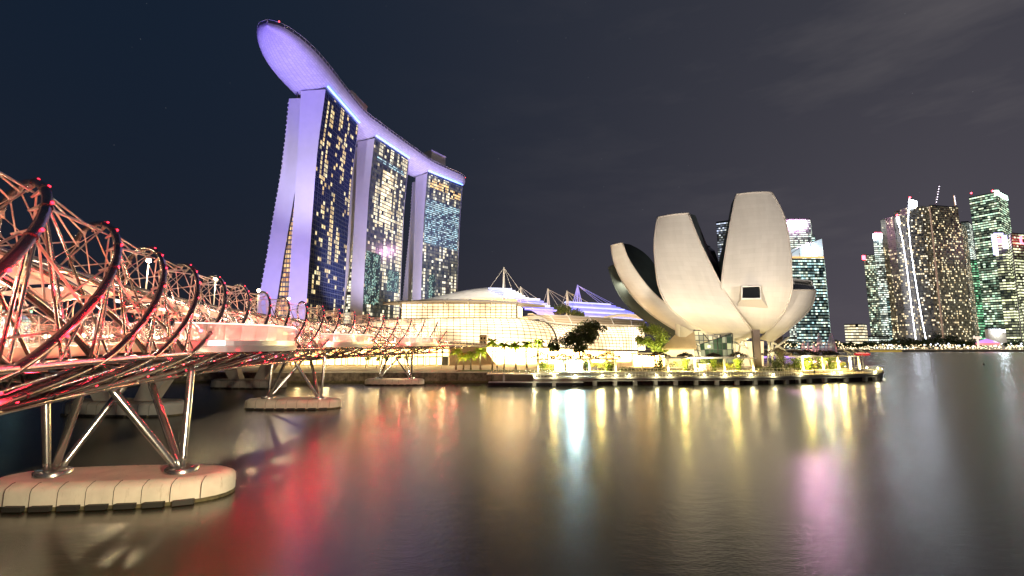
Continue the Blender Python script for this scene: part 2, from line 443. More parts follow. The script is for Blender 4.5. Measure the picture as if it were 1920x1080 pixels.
# longitudinal members and underside truss
def rail_pts(rad, zf, s0=SBEG, s1=SEND + 14, step=2.0):
    out = []; s = s0
    while s <= s1: out.append(bp_(s, rad, zf(s) if callable(zf) else zf)); s += step
    return out
for sg in (1, -1):
    MB().tube(rail_pts(sg * 5.12, 10.0), .14, 8).build('edge_tube', steel, bridge)
    MB().tube(rail_pts(sg * 2.1, 8.05, s1=SEND + 6), .15, 8).build('bottom_chord', steel, bridge)
b = MB(); kk = 0; s = SBEG
while s < SEND + 8:
    for sg in (1, -1):
        b.tube([bp_(s, sg * 5.1, 10), bp_(s + DD / 2, sg * 2.1, 8.05)], .085, 6, False)
        b.tube([bp_(s + DD, sg * 5.1, 10), bp_(s + DD / 2, sg * 2.1, 8.05)], .085, 6, False)
        b.tube([bp_(s + DD / 2, sg * 2.1, 8.05), bp_(s + DD / 2, sg * 3.4, 9.9)], .06, 6, False)
        b.tube([bp_(s, sg * 3.3, 8.7), bp_(s + DD * .8, sg * 4.6, 9.6)], .05, 5, False)
    b.tube([bp_(s + DD / 2, 2.1, 8.05), bp_(s + DD / 2, -2.1, 8.05)], .09, 6, False)
    b.tube([bp_(s + DD / 2, 2.1, 8.05), bp_(s + DD, 0, 9.7)], .07, 6, False)
    b.tube([bp_(s + DD / 2, -2.1, 8.05), bp_(s, 0, 9.7)], .07, 6, False)
    b.tube([bp_(s, 5.1, 10), bp_(s, -5.1, 10)], .11, 6, False)
    b.tube([bp_(s, 5.1, 10), bp_(s + DD, -5.1, 9.9)], .05, 5, False)
    s += DD
b.build('under_truss', steel, bridge)
# deck
def sweep(profile, s0, s1, step=1.8):
    rows = []; s = s0
    while s <= s1 + .01:
        rows.append([bp_(s, r, deckz(s) + z) for r, z in profile]); s += step
    return rows
deckm = pmat('deck_plates', (.35, .31, .27), .55, .1, noise=.2, nscale=2)
d = MB(); d.grid(sweep([(3.2, -.08), (-3.2, -.08), (-3.2, -.4), (3.2, -.4), (3.2, -.08)], SBEG, SEND + 34), smooth=False); d.build('deck', deckm, bridge)
fas = MB(); beams = MB()
for sg in (1, -1):
    fas.grid(sweep([(sg * 3.25, .05), (sg * 3.55, .05), (sg * 3.55, -.42), (sg * 3.25, -.42), (sg * 3.25, .05)], SBEG, SEND + 34), smooth=False)
fas.build('deck_edge', pmat('deck_edge_metal', (.62, .58, .52), .35, .6), bridge)
s = SBEG
while s < SEND + 30:
    beams.tube([bp_(s, 4.7, 9.75), bp_(s, -4.7, 9.75)], .07, 4, False); s += DD / 3
beams.build('deck_beam', steel, bridge)
posts = MB(); hr = MB()
for sg in (1, -1):
    gl = MB()
    s = SBEG
    while s < SEND + 30:
        s1 = s + 1.75
        gl.face([bp_(s, sg * 3.3, deckz(s) + .08), bp_(s1, sg * 3.3, deckz(s1) + .08), bp_(s1, sg * 3.3, deckz(s1) + 1.25), bp_(s, sg * 3.3, deckz(s) + 1.25)])
        posts.tube([bp_(s1 + .03, sg * 3.24, deckz(s1)), bp_(s1 + .03, sg * 3.1, deckz(s1) + 1.25)], .03, 4)
        s += 1.8
    gl.build('glass_balustrade', glass_rail, bridge)
    hr.tube([bp_(SBEG + 1.8 * i, sg * 3.2, deckz(SBEG + 1.8 * i) + 1.28) for i in range(int((SEND + 30 - SBEG) / 1.8))], .035, 6)
posts.build('balustrade_post', steel_matte, bridge); hr.build('handrail', steel, bridge)
# fabric and mesh shades hung inside the spiral
for k in range(-5, 15):
    for (a0, a1, f0, f1) in ((.75, 1.45, .1, .9), (1.6, 2.3, .1, .9)) if k % 3 != 2 else ((.9, 1.9, .15, .6),):
        rows = []
        for i in range(7):
            a = a0 + (a1 - a0) * i / 6
            rows.append([inner(SI + (k + f0 + (f1 - f0) * j / 3) * DD - PT * a / (2 * pi), a, RI - .25) for j in range(4)])
        if rows[0][0].y < 150: MB().grid(rows).build('canopy', canopy_glass, bridge)
# viewing pods on the bay side
def pod(sc, half, bulge, name='viewing_pod'):
    n = 40; out = []
    for i in range(n + 1):
        u = -cos(pi * i / n)
        s = sc + half * u; r = 3.3 + bulge * (1 - abs(u) ** 2.6) ** (1 / 1.8)
        out.append((s, r))
    z = deckz(sc) + .05
    p = MB(); poly = [bp_(s, r, 0) for s, r in out]
    p.prism([(q.x, q.y) for q in poly], z - .35, z - .02); base = p.build(name, deckm, bridge)
    rim = MB(); z1 = z + .12; 
    rows = []
    for s, r in out: rows.append([bp_(s, r + .12, z1), bp_(s, r + .12, z1 - .42), bp_(s, r + .3, z1 - .46), bp_(s, r + .2, z1 - .9), bp_(s, r - .5, z1 - .92)])
    rim.grid(rows, smooth=False); rim.build('rim', pmat('pod_rim_steel', (.78, .74, .68), .3, .6), base)
    g = MB(); ps = MB(); hrp = []
    for i in range(0, n, 2):
        (s, r), (s2, r2) = out[i], out[i + 2]
        g.face([bp_(s, r, z), bp_(s2, r2, z), bp_(s2, r2 + .1, z + 1.4), bp_(s, r + .1, z + 1.4)])
        ps.tube([bp_(s, r - .05, z), bp_(s, r + .02, z + 1.38)], .03, 4)
    g.build('glass', pod_glass, base); ps.build('post', steel, base)
    MB().tube([bp_(s, r + .1, z + 1.43) for s, r in out], .045, 6).build('handrail', emis('pod_rail_light', (1, .9, .75), 1.5), base)
    MB().tube([bp_(s, r - .2, z + .05) for s, r in out[1:-1]], .03, 5).build('floor_light', emis('pod_floor_light', (1, .93, .8), 5.0), base)
    t = MB(); apex = bp_(sc, 2.1, 8.05)
    for u in (-.5, 0, .5):
        t.tube([apex, bp_(sc + half * u, 3.3 + bulge * (.72 if u == 0 else .55), z - .85)], .13, 8)
    t.tube([bp_(sc - 9, 2.1, 8.05), apex, bp_(sc + 9, 2.1, 8.05)], .2, 8)
    t.build('brace', steel_dark, base)
    for u in (-.45, .45): lamp('POINT', bp_(sc + half * u, 3.3 + bulge * .5, z + 1.6), 330, (1, .86, .72), .3)
    return base
pod(-39.5, 9.5, 6.6); pod(4.5, 9.5, 6.0); pod(43.5, 9.5, 5.6)
# light inside the spiral, plus unseen red points added outside to redden the tubes
s = SBEG + 6
i = 0
while s < SEND + 6:
    if s > -92:
        lamp('POINT', bp_(s, .6 if i % 2 else -1.6, 13.4), 640, (1, .33, .15), .35)
        lamp('POINT', bp_(s + 4, 2.6, deckz(s) + .6), 250, (1, .84, .58), .2)
        lamp('POINT', bp_(s + 4, -2.4, deckz(s) + .6), 210, (1, .84, .58), .2)
        lamp('POINT', bp_(s + 3, 6.6, 11.6), 300, (1, .02, .04), .12)
        lamp('POINT', bp_(s + 1, 7.3, 10.2), 55, (1, .02, .04), .1); lamp('POINT', bp_(s + 5, 7.0, 13.0), 60, (1, .02, .04), .1)
        lamp('POINT', bp_(s + 5, -.5, 12.4), 260, (1, .05, .06), .15)
        lamp('POINT', bp_(s + 3, 3.9, 8.9), 130, (1, .03, .06), .12)
    s += DD * 1.12; i += 1
# splayed tube legs standing on three pile caps
def weathered(m):
    t = m.node_tree; b = t.nodes['Principled BSDF']; src = b.inputs['Base Color'].links[0].from_socket
    tc_ = t.nodes.new('ShaderNodeTexCoord'); mp_ = t.nodes.new('ShaderNodeMapping'); mp_.inputs['Scale'].default_value = (2.6, 2.6, .35); n = t.nodes.new('ShaderNodeTexNoise'); n.inputs['Scale'].default_value = 1.4; n.inputs['Detail'].default_value = 8; n.inputs['Roughness'].default_value = .7
    t.links.new(tc_.outputs['Object'], mp_.inputs[0]); t.links.new(mp_.outputs[0], n.inputs[0]); r = t.nodes.new('ShaderNodeMapRange'); r.inputs[1].default_value = .58; r.inputs[2].default_value = .78; r.inputs[4].default_value = .7; t.links.new(n.outputs[0], r.inputs[0])
    x = t.nodes.new('ShaderNodeMix'); x.data_type = 'RGBA'; t.links.new(r.outputs[0], x.inputs[0]); t.links.new(src, x.inputs[6]); x.inputs[7].default_value = (.16, .11, .06, 1); t.links.new(x.outputs[2], b.inputs['Base Color'])
pier_concrete = pmat('weathered_pier_concrete', (.56, .52, .44), .8, 0, noise=.16, nscale=.8, bump=.08); weathered(pier_concrete)
def pile_cap(cx, cy, L=15.6, W=5.4, ang=0, z1=1.75, leg=True, label='', name='bridge_pier', mat=pier_concrete, group=None, nf=9, legr=.25, s=None):
    root = thing(name, label, 'bridge pier', (cx, cy, 0), group, ang)
    def outline(sc, k=28):
        P = []
        for i in range(k):
            t = 2 * pi * i / k; e = 3.2
            c_, s_ = cos(t), sin(t)
            x = (abs(c_) ** (2 / e)) * (1 if c_ > 0 else -1) * (L / 2 - (1 - sc) * W / 2) ; y = (abs(s_) ** (2 / 2.2)) * (1 if s_ > 0 else -1) * W / 2 * sc
            P.append((x, y))
        return P
    R = Matrix.Rotation(ang, 4, 'Z')
    def ring(sc, z, k=28): return [V((cx, cy, 0)) + R @ V((x, y, z)) for x, y in outline(sc, k)]
    b = MB(); rows = [ring(1.0, -.6), ring(1.0, .14)]
    b.grid(rows, closed=True); b.grid([ring(1.003, .12), ring(1.003, .24)], closed=True); b.build('pile_base', algae, root)
    b = MB(); k = 28
    b.grid([ring(1.0, .14), ring(1.0, z1 - .5), ring(.97, z1 - .25), ring(.8, z1 - .02), ring(.7, z1)], closed=True, smooth=True); b.face(ring(.7, z1)); b.build('pile_cap', mat, root)
    jm = MB(); fm = []
    def edge(x, side, sc=1.0):
        # y on the outline at longitudinal x
        hx = min(.999, abs(x) / (L / 2)); return side * W / 2 * (1 - hx ** 3.2) ** (2.2 / 3.2 / 2.2 * 1.0)
    n = nf
    for side in (-1, 1):
        for i in range(n):
            x = -L / 2 * .86 + L * .86 * i / (n - 1); y = edge(x, side)
            p = [V((cx, cy, 0)) + R @ V((x, y * q + side * .012 * (1 - q) + side * .01, z)) for q, z in ((1, .28), (1, z1 - .5), (.97, z1 - .25), (.8, z1 - .01), (.72, z1 + .005))]
            jm.tube(p, .022, 4, False)
        for i in range(n - 1):
            x = -L / 2 * .86 + L * .86 * (i + .5) / (n - 1); y = edge(x, side)
            y2 = edge(x + .3, side); a = atan2(y2 - y, .3)
            fb = MB(); c_ = V((cx, cy, 0)) + R @ V((x, y + side * .12, .2)); fb.box(c_, (1.2, .3, .3), ang + a)
            fb.build('fender', rubber, root)
    jm.build('joint', joint, root)
    if leg:
        for sg in (1, -1):
            q = V((cx, cy, 0)) + R @ V((sg * 4.25, 0, 0)); base = V((q.x, q.y, z1))
            MB().lathe(base, [(0, .32), (1.0, .32), (1.05, .28), (1.05, -.02)], 24).build('base_plate', steel, root)
            bt = base + V((0, 0, .2))
            top = [bp_(s + .1, sg * 4.4, 9.1), bp_(s + 3.2, sg * .7, 7.9), bp_(s - 3.2, sg * .7, 7.9)]
            for i, tp in enumerate(top):
                d_ = (tp - bt); off = V((d_.x, d_.y, 0)); off = off.normalized() * .3 if off.length > .5 else V((0, 0, 0))
                MB().tube([bt + off, (bt + off).lerp(tp, .1), (bt + off).lerp(tp, .4), (bt + off).lerp(tp, .92), tp], legr, 14, rs=[legr * .8, legr * .9, legr, legr, legr * .7]).build('pier_leg', steel, root)
    return root
G_ = 'concrete piers of the footbridge'
def sarc(x, y): return BR * math.asin((y - BY) / BR)
for (x, y, an_, lab) in ((-28.05, 33.75, .1, 'largest pale concrete pier with fenders and splayed steel legs at lower left'),
                    (-36.8, 78.4, .03, 'middle footbridge pier with splayed legs, between the largest and the one by the seawall'),
                    (-31.0, 122.4, .0, 'smallest footbridge pier, in front of the stone seawall, one end lit red')):
    ph = math.asin((y - BY) / BR); s = ph * BR
    pile_cap(x, y, s=s, ang=an_, z1=1.6, label=lab, group=G_)

b = MB()
s = -70
while s < SEND:
    MB().tube([bp_(s - .5, 2.2, 13.3), bp_(s + .5, 2.2, 13.3)], .08, 6).build('ceiling_lamp', MAT.get('cabin_lamp') or emis('cabin_lamp', (1, .85, .65), 6), bridge); s += DD
# ------------------------------------------------------------------ road bridge behind
rb = thing('road_bridge', 'grey concrete road bridge running behind the spiral footbridge', 'bridge', (-62, 80, 0))
def rbp(y, off, z):
    x = -51.5 - .125 * (y - 20)
    return V((x + off, y, z))
rows = [[rbp(y, o, z) for o, z in ((7, 9.9), (-13, 9.9), (-13, 9.2), (-8, 8.0), (2, 8.0), (7, 9.2), (7, 9.9))] for y in range(-40, 190, 8)]
MB().grid(rows, smooth=False).build('deck', concrete_grey, rb)
pr = MB()
for y in range(-40, 182, 8):
    for o in (6.9, -12.9): pr.tube([rbp(y, o, 10.9), rbp(y + 8, o, 10.9)], .05, 4, False)
for y in range(-40, 190, 2):
    for o in (6.9, -12.9): pr.tube([rbp(y, o, 9.9), rbp(y, o, 10.9)], .035, 4, False)
pr.build('parapet', alu, rb)
for (y, lab) in ((72, 'nearer road bridge pier with slanted concrete legs, behind the steel legs of the footbridge'), (114, 'farther road bridge pier with slanted legs, close to the seawall'), (30, 'road bridge pier cut off by the left edge, behind the footbridge')):
    q = rbp(y, -1.5, 0)
    root = pile_cap(q.x, q.y, L=19, W=6.5, ang=-.1, z1=2.1, leg=False, label=lab, name='road_bridge_pier', mat=concrete_grey, group='piers of the road bridge', nf=11)
    for sg in (1, -1):
        b = MB(); 
        lo = [V((q.x + sg * 3.0 + i, q.y + j, 2.05)) for i, j in ((-1.3, -1.1), (1.3, -1.1), (1.3, 1.1), (-1.3, 1.1))]
        hi = [V((q.x + sg * 6.2 + i, q.y + j, 8.3)) for i, j in ((-2.2, -.8), (2.0, -.8), (2.0, .8), (-2.2, .8))]
        b.grid([lo, hi], smooth=False, closed=True); b.build('pier_leg', concrete_grey, root)
for y, lb in ((71.5, 'bright road lamp shining inside the third big loop of the spiral'), (92, 'brightest road lamp, above the sixth loop of the spiral bridge'), (51, 'road lamp behind the first loops of the spiral at far left'), (112.5, 'road lamp seen above the smaller loops, against the leaning hotel wall'), (133, 'farthest road lamp, low in front of the nearest hotel tower')):
    q = rbp(y, 0, 9.9); rl_ = thing('road_lamp', lb, 'street lamp', q, 'tall lamps along the road bridge')
    MB().tube([q, q + V((0, 0, 13.6))], .13, 6, rs=[.16, .08]).build('pole', alu, rl_)
    if y != 51: MB().ball(q + V((0, 0, 14)), .34, 10, 6).build('lantern', emis('road_lantern', (1, .82, .5), 60) if 'road_lantern' not in MAT else MAT['road_lantern'], rl_)
    lamp('POINT', q + V((0, 0, 13.2)), 2600, (1, .76, .42), .3)
# warm floodlight that falls on the pile caps
lamp('SPOT', (6, 2, 9), 95000, (1, .84, .54), .5, (-26, 34.5, 1.2), 24, .35)
lamp('SPOT', (-11.5, 9, 8.6), 9000, (.62, .9, .08), .3, (-14.5, 15, 0), 80, .8)
lamp('SPOT', (16, 12, 13), 26000, (1, .9, .78), .5, (-17, 41, 10.6), 26, .6)  # added unseen spot that brightens the pod rim
lamp('SPOT', (0, 36, 9), 60000, (1, .80, .52), .6, (-35, 80, 1), 28, .5)
lamp('SPOT', (0, 84, 9), 26000, (1, .80, .52), .6, (-30, 122, 2), 34, .7)
for (x, y) in ((-20, 31), (-33, 31), (-29, 76), (-25, 119)): lamp('SPOT', (x, y, 8.4), 420, (1, .05, .08), .1, (x + .5, y + 2.0, 0), 60, .5)

# ------------------------------------------------------------------ three hotel towers joined by the sky deck
wall_white = pmat('tower_side_wall', (.66, .64, .66), .7, 0, noise=.06, nscale=.15)
def lerp(a, b, t): return a + (b - a) * t
# cross-section offsets (metres inland from the glass face) over height fraction: front slab out/in, rear slab out/in
PROF = [(0.0, 6.2, 18.6, 36, 50), (.12, 5.9, 18.8, 33.5, 47), (.23, 5.5, 18.8, 31, 44.5), (.38, 5.2, 19, 28.3, 41), (.52, 4.8, 18.8, 25.2, 38.4), (.64, 4.4, 18.6, 22.6, 35.8), (.74, 3.8, 18.4, 20.6, 34), (.84, 2.6, 18.6, 18.7, 33), (.92, 1.2, 18.7, 18.8, 32.4), (1, 0, 18.7, 18.8, 32)]
def prof(f):
    for i in range(len(PROF) - 1):
        if f <= PROF[i + 1][0] or i == len(PROF) - 2:
            a, b = PROF[i], PROF[i + 1]; t = (f - a[0]) / (b[0] - a[0]); return [lerp(a[j], b[j], t) for j in range(1, 5)]
def hotel(P, Q, ztop, label, facade, gapmat, name='hotel_tower', setback=7.0, brace=True):
    P, Q = V(P), V(Q); d = V((Q.x - P.x, Q.y - P.y, 0)); ln = d.length; d.normalize(); n = V((-d.y, d.x, 0))   # n points inland
    root = thing(name, label, 'hotel tower', (P.x + n.x * 15, P.y + n.y * 15, 0), 'three hotel towers under the boat-shaped sky deck')
    zb = 2.9; K = 26
    zs = [zb + (ztop - zb) * i / K for i in range(K + 1)]
    def pt(e, s, z): return V((P.x + n.x * e + d.x * s, P.y + n.y * e + d.y * s, z))
    ft = []
    # front slab
    fr = [prof(i / K) for i in range(K + 1)]
    b = MB(); b.grid([[pt(fr[i][0], 0, zs[i]), pt(fr[i][1], 0, zs[i])] for i in range(K + 1)], smooth=False)
    b.grid([[pt(fr[i][1], ln, zs[i]), pt(fr[i][0], ln, zs[i])] for i in range(K + 1)], smooth=False)
    b.build('end_wall', wall_white, root)
    sl = MB(); sl.grid([[pt(fr[i][0] + .4, 0, zs[i]), pt(fr[i][0] + .4, ln, zs[i])] for i in range(K + 1)], smooth=False,
        uvs=[[(0, zs[i]), (ln, zs[i])] for i in range(K + 1)])
    sl.face([pt(fr[K][0] + .4, 0, ztop), pt(fr[K][0] + .4, ln, ztop), pt(fr[K][1], ln, ztop), pt(fr[K][1], 0, ztop)])
    sl.build('glass_facade', facade, root)
    mu = MB(); k = int(ln / 5.6)
    for i in range(k + 1):
        s = .3 + (ln - .6) * i / k; mu.tube([pt(fr[j][0] + .35, s, zs[j]) for j in range(K + 1)], .22 if i in (0, k) else .11, 4, False)
    for i in range(1, 52, 1):
        f = i / 52; z = zb + (ztop - zb) * f; e = prof(f)[0]
        mu.tube([pt(e + .38, 0, z), pt(e + .38, ln, z)], .07, 3, False)
    mu.build('mullion', pmat('mullion', (.12, .13, .15), .4, .6) if 'mullion' not in MAT else MAT['mullion'], root)
    # inner faces
    b = MB(); b.grid([[pt(fr[i][1] - .05, ln, zs[i]), pt(fr[i][1] - .05, 0, zs[i])] for i in range(K + 1)], smooth=False, uvs=[[(0, zs[i]), (ln, zs[i])] for i in range(K + 1)]); b.build('inner_facade', facade, root)
    # rear slab, a little shorter at this end
    zr = [zb + (ztop - 1.5 - zb) * i / K for i in range(K + 1)]
    b = MB(); b.grid([[pt(fr[i][2], setback, zr[i]), pt(fr[i][3], setback, zr[i])] for i in range(K + 1)], smooth=False)
    b.grid([[pt(fr[i][3], ln + 2, zr[i]), pt(fr[i][2], ln + 2, zr[i])] for i in range(K + 1)], smooth=False)
    # fins at the outer edge, one per storey
    b.build('rear_end_wall', wall_white, root)
    b = MB(); b.grid([[pt(fr[i][2] + .05, setback + .4, zr[i]), pt(fr[i][2] + .05, ln + 1.6, zr[i])] for i in range(K + 1)], smooth=False, uvs=[[(0, zr[i]), (ln, zr[i])] for i in range(K + 1)])
    b.grid([[pt(fr[i][3] - .05, ln + 1.6, zr[i]), pt(fr[i][3] - .05, setback + .4, zr[i])] for i in range(K + 1)], smooth=False, uvs=[[(0, zr[i]), (ln, zr[i])] for i in range(K + 1)])
    b.face([pt(fr[K][2], setback, zr[K]), pt(fr[K][2], ln + 2, zr[K]), pt(fr[K][3], ln + 2, zr[K]), pt(fr[K][3], setback, zr[K])])
    b.build('rear_facade', facade, root)
    fn = MB()
    for i in range(54):
        f = (i + .5) / 54; z = zb + (ztop - 3 - zb) * f; e = prof(f)[3]
        q = pt(e + .35, setback + .9, z); fn.box(q, (.9, 1.6, .9), atan2(d.y, d.x) - pi / 2)
    fn.build('balcony_fin', wall_white, root)
    # glazed wall that fills the gap between the slabs
    b = MB(); s0 = setback + 2
    rows, uv = [], []
    for i in range(K + 1):
        if fr[i][2] - fr[i][1] > .05:
            rows.append([pt(fr[i][1], s0, zs[i]), pt(fr[i][2], s0, zs[i])]); uv.append([(0, zs[i]), (fr[i][2] - fr[i][1], zs[i])])
    b.grid(rows, smooth=False, uvs=uv); b.build('atrium_window', gapmat, root)
    if brace:
        zc_ = 78; b = MB(); f = (zc_ - zb) / (ztop - zb); e = prof(f)
        for (a, c, za, zc2) in ((e[1], e[2], 70, 70), (e[1], e[2], 84, 84), (e[1], e[2], 70, 84)):
            b.tube([pt(a, s0 - .8, za), pt(c, s0 - .8, zc2)], .6, 6)
        b.build('truss', wall_white, root)
    # recessed plant floor and struts under the sky deck
    b = MB(); b.prism([(q.x, q.y) for q in (pt(1.5, 1.5, 0), pt(1.5, ln - 1.5, 0), pt(25, ln - 1.5, 0), pt(25, 9, 0), pt(18, 9, 0), pt(18, 1.5, 0))][::1], ztop + .02, ztop + 5.5)
    b.build('plant_floor', winmat('plant_glass', 3.2, 2.6, .12, (.3, .6, .9), (.7, .9, 1), .6, seed=41) if 'plant_glass' not in MAT else MAT['plant_glass'], root)
    b = MB()
    for s_ in [ln * q for q in (.02, .25, .5, .75, .98)]:
        b.tube([pt(.6, s_, ztop), pt(5, s_, ztop + 6)], .4, 6)
        b.tube([pt(26, max(s_, 8), ztop - 1), pt(23, s_, ztop + 6)], .4, 6)
    for o_ in (.6,): b.tube([pt(o_, .3, ztop + 1.1), pt(o_, ln - .3, ztop + 1.1)], .12, 4)
    b.build('deck_strut', steel_dark, root)
    MB().tube([pt(-1.2, 1.0, ztop + 2.6), pt(-1.2, ln - 1, ztop + 2.6)], .6, 6).build('blue_light_strip', blue_strip, root)
    return root, pt, ln
YA, YB_ = (1, .66, .25), (1, .84, .5)
fac1 = winmat('hotel_glass_near', 2.8, 3.5, .30, (1, .66, .25), (1, .85, .48), .95, glass=(.012, .022, .075), frame=(.07, .16), clus=.95, cscale=.16, colp=.4, seed=3, rough=.08)
fac2 = winmat('hotel_glass_middle', 2.8, 3.5, .52, (1, .78, .42), (1, .93, .68), 1.05, glass=(.02, .035, .045), frame=(.07, .16), clus=.9, cscale=.15, colp=.45, seed=5, rough=.12, dim=.10)
fac3 = winmat('hotel_glass_far', 2.8, 3.5, .42, (1, .85, .5), (1, .95, .75), 1.0, glass=(.03, .055, .065), frame=(.07, .16), clus=.9, cscale=.17, colp=.4, seed=9, rough=.12, dim=.18)
gap1 = winmat('atrium_glass_orange', 2.1, 3.4, .8, (1, .50, .12), (1, .72, .3), 1.0, frame=(.12, .2), clus=.3, seed=12, glass=(.02, .01, .04))
gap2 = winmat('atrium_glass_pale', 2.6, 2.6, .93, (1, .86, .55), (1, .95, .75), 1.3, frame=(.04, .16), seed=13)
def facade_patch(P, Q, s0, s1, z0, z1, mat, root, nm='lit_floors', zt=194):
    P, Q = V(P), V(Q); d = (Q - P); ln = d.length; d = V((d.x / ln, d.y / ln)); n = V((-d.y, d.x)); b = MB(); rows, uv = [], []
    for i in range(9):
        z = lerp(z0, z1, i / 8); e = prof((z - 2.9) / (zt - 2.9))[0] + .22
        rows.append([V((P.x + n.x * e + d.x * q, P.y + n.y * e + d.y * q, z)) for q in (s0 * ln, s1 * ln)]); uv.append([(s0 * ln, z), (s1 * ln, z)])
    b.grid(rows, smooth=False, uvs=uv); return b.build(nm, mat, root)
T1 = hotel((-135.2, 310), (-130, 366), 194, 'nearest and tallest looking hotel tower with scattered amber windows and violet end walls', fac1, gap1, brace=False)
T2 = hotel((-123.4, 389), (-104, 440), 194, 'middle hotel tower of the three, many lit windows in its glass face', fac2, gap2)
T3 = hotel((-91.5, 473), (-58.5, 518), 194, 'farthest hotel tower, greenish glass face beside the sky deck tip lit orange', fac3, gap2)
fullm = winmat('lit_floor_glass', 2.8, 3.5, .97, (1, .74, .40), (1, .9, .62), 1.5, frame=(.05, .16), seed=91)
stripes = winmat('pale_striped_glass', 2.2, 2.2, .5, (.5, .9, 1), (.8, 1, .95), .75, frame=(.02, .3), seed=92, rowp=.25, glass=(.03, .06, .07), dim=.12)
amberm = winmat('top_amber_glass', 2.6, 3.0, .7, (1, .55, .18), (1, .8, .4), 1.3, frame=(.07, .2), seed=93)
reflm = winmat('greenish_painted_reflection', .9, 1.1, .28, (.4, .9, .8), (.8, 1, .7), .6, frame=(.05, .05), seed=94, glass=(.02, .04, .035), clus=.8)  # reflections in the glass put in as small glowing green cells
facade_patch((-123.4, 389), (-104, 440), .31, .62, 118, 172, fullm, T2[0]); facade_patch((-123.4, 389), (-104, 440), .12, .9, 176, 181, stripes, T2[0])
facade_patch((-123.4, 389), (-104, 440), .02, .4, 45, 92, reflm, T2[0], 'painted_reflection'); facade_patch((-123.4, 389), (-104, 440), .6, .95, 60, 80, reflm, T2[0], 'painted_reflection')
facade_patch((-91.5, 473), (-58.5, 518), .03, .97, 118, 168, stripes, T3[0]); facade_patch((-91.5, 473), (-58.5, 518), .1, .6, 180, 190, amberm, T3[0]); facade_patch((-91.5, 473), (-58.5, 518), .65, .97, 176, 186, amberm, T3[0])
facade_patch((-91.5, 473), (-58.5, 518), .2, .36, 20, 85, reflm, T3[0], 'painted_reflection')
# sky deck: boat-shaped hull over the three towers
ctrl = [V((-149.5, 256)), V((-149.5, 282)), V((-148.6, 312)), V((-144, 366)), V((-134, 398)), V((-116, 446)), V((-101, 482)), V((-72, 523)), V((-60, 536))]
def crom(c, t):
    i = min(int(t), len(c) - 2); t -= i; p0, p1, p2, p3 = c[max(i - 1, 0)], c[i], c[i + 1], c[min(i + 2, len(c) - 1)]
    return .5 * ((2 * p1) + (p2 - p0) * t + (2 * p0 - 5 * p1 + 4 * p2 - p3) * t * t + (3 * p1 - p0 - 3 * p2 + p3) * t ** 3)
cl_ = [crom(ctrl, 8 * i / 400) for i in range(401)]
acc = [0]
for i in range(400): acc.append(acc[-1] + (cl_[i + 1] - cl_[i]).length)
LT = acc[-1]
def cpt(s):
    lo = 0
    while lo < 399 and acc[lo + 1] < s: lo += 1
    t = (s - acc[lo]) / max(1e-6, acc[lo + 1] - acc[lo]); p = cl_[lo].lerp(cl_[lo + 1], t)
    a, b = cl_[max(lo - 3, 0)], cl_[min(lo + 4, 400)]; d = (b - a).normalized(); return p, d
def halfw(s):
    u = min(1, s / 56.0); v = min(1, (LT - s) / 26.0)
    return 19.5 * max(0.01, (1 - (1 - u) ** 2.3) ** .5) * max(.05, sin(v * pi / 2) ** .45)
def keel(s):
    u = min(1, (s + 1) / 44.0); v = min(1, (LT - s) / 22.0)
    return 1.0 + 9.6 * sin(u * pi / 2) ** .7 * sin(max(.02, v) * pi / 2) ** .5
sd_ = thing('sky_deck', 'long boat-shaped roof deck with violet-lit hull resting on the three hotel towers', 'roof deck', (-140, 380, 200))
hullm = pmat('hull_panels', (.60, .58, .60), .5, .1)
def hull_shader():
    t = hullm.node_tree; b = t.nodes['Principled BSDF']; uv = t.nodes.new('ShaderNodeUVMap'); uv.uv_map = 'UVMap'
    br = t.nodes.new('ShaderNodeTexBrick'); br.inputs['Scale'].default_value = 1; br.inputs['Brick Width'].default_value = 2.6; br.inputs['Row Height'].default_value = 1.3
    br.inputs['Mortar Size'].default_value = .06; br.inputs['Color1'].default_value = (.62, .60, .62, 1); br.inputs['Color2'].default_value = (.52, .50, .54, 1); br.inputs['Mortar'].default_value = (.28, .27, .3, 1)
    t.links.new(uv.outputs[0], br.inputs['Vector']); t.links.new(br.outputs['Color'], b.inputs['Base Color'])
hull_shader()
ZD = 205.5
rows, uvs = [], []; ns = 130; na = 18
for i in range(ns + 1):
    s = LT * (i / ns); p, d = cpt(s); n = V((-d.y, d.x)); hw = halfw(s); kd = keel(s); r, u = [], []
    for j in range(na + 1):
        a = pi * j / na; x = cos(a); zz = abs(sin(a)) ** .75
        e = hw * (1 if x > 0 else -1) * abs(x) ** .85
        r.append(V((p.x - n.x * e, p.y - n.y * e, ZD - kd * zz))); u.append((s, 30 * a / pi))
    rows.append(r); uvs.append(u)
b = MB(); b.grid(rows, uvs=uvs); b.build('hull', hullm, sd_)
top = MB(); top.grid([[r[0] + V((0, 0, .02)), r[-1] + V((0, 0, .02))] for r in rows], smooth=False); top.build('roof_terrace', concrete_grey, sd_)
e1, e2 = MB(), MB()
e1.grid([[r[0], r[0] + V((0, 0, 1.3))] for r in rows], smooth=False); e1.grid([[r[-1], r[-1] + V((0, 0, 1.3))] for r in rows], smooth=False)
e1.build('parapet', pmat('parapet_glass', (.1, .1, .12), .3), sd_)
for i in range(0, ns, 2):
    for q in (0, -1):
        a = rows[i][q]; e2.tube([a, a + V((0, 0, 2.4))], .14, 4)
e2.tube([r[0] + V((0, 0, 2.2)) for r in rows], .12, 4); e2.tube([r[-1] + V((0, 0, 2.2)) for r in rows], .12, 4)
e2.build('railing', steel_matte, sd_)
e3 = MB(); rr = random.Random(2)
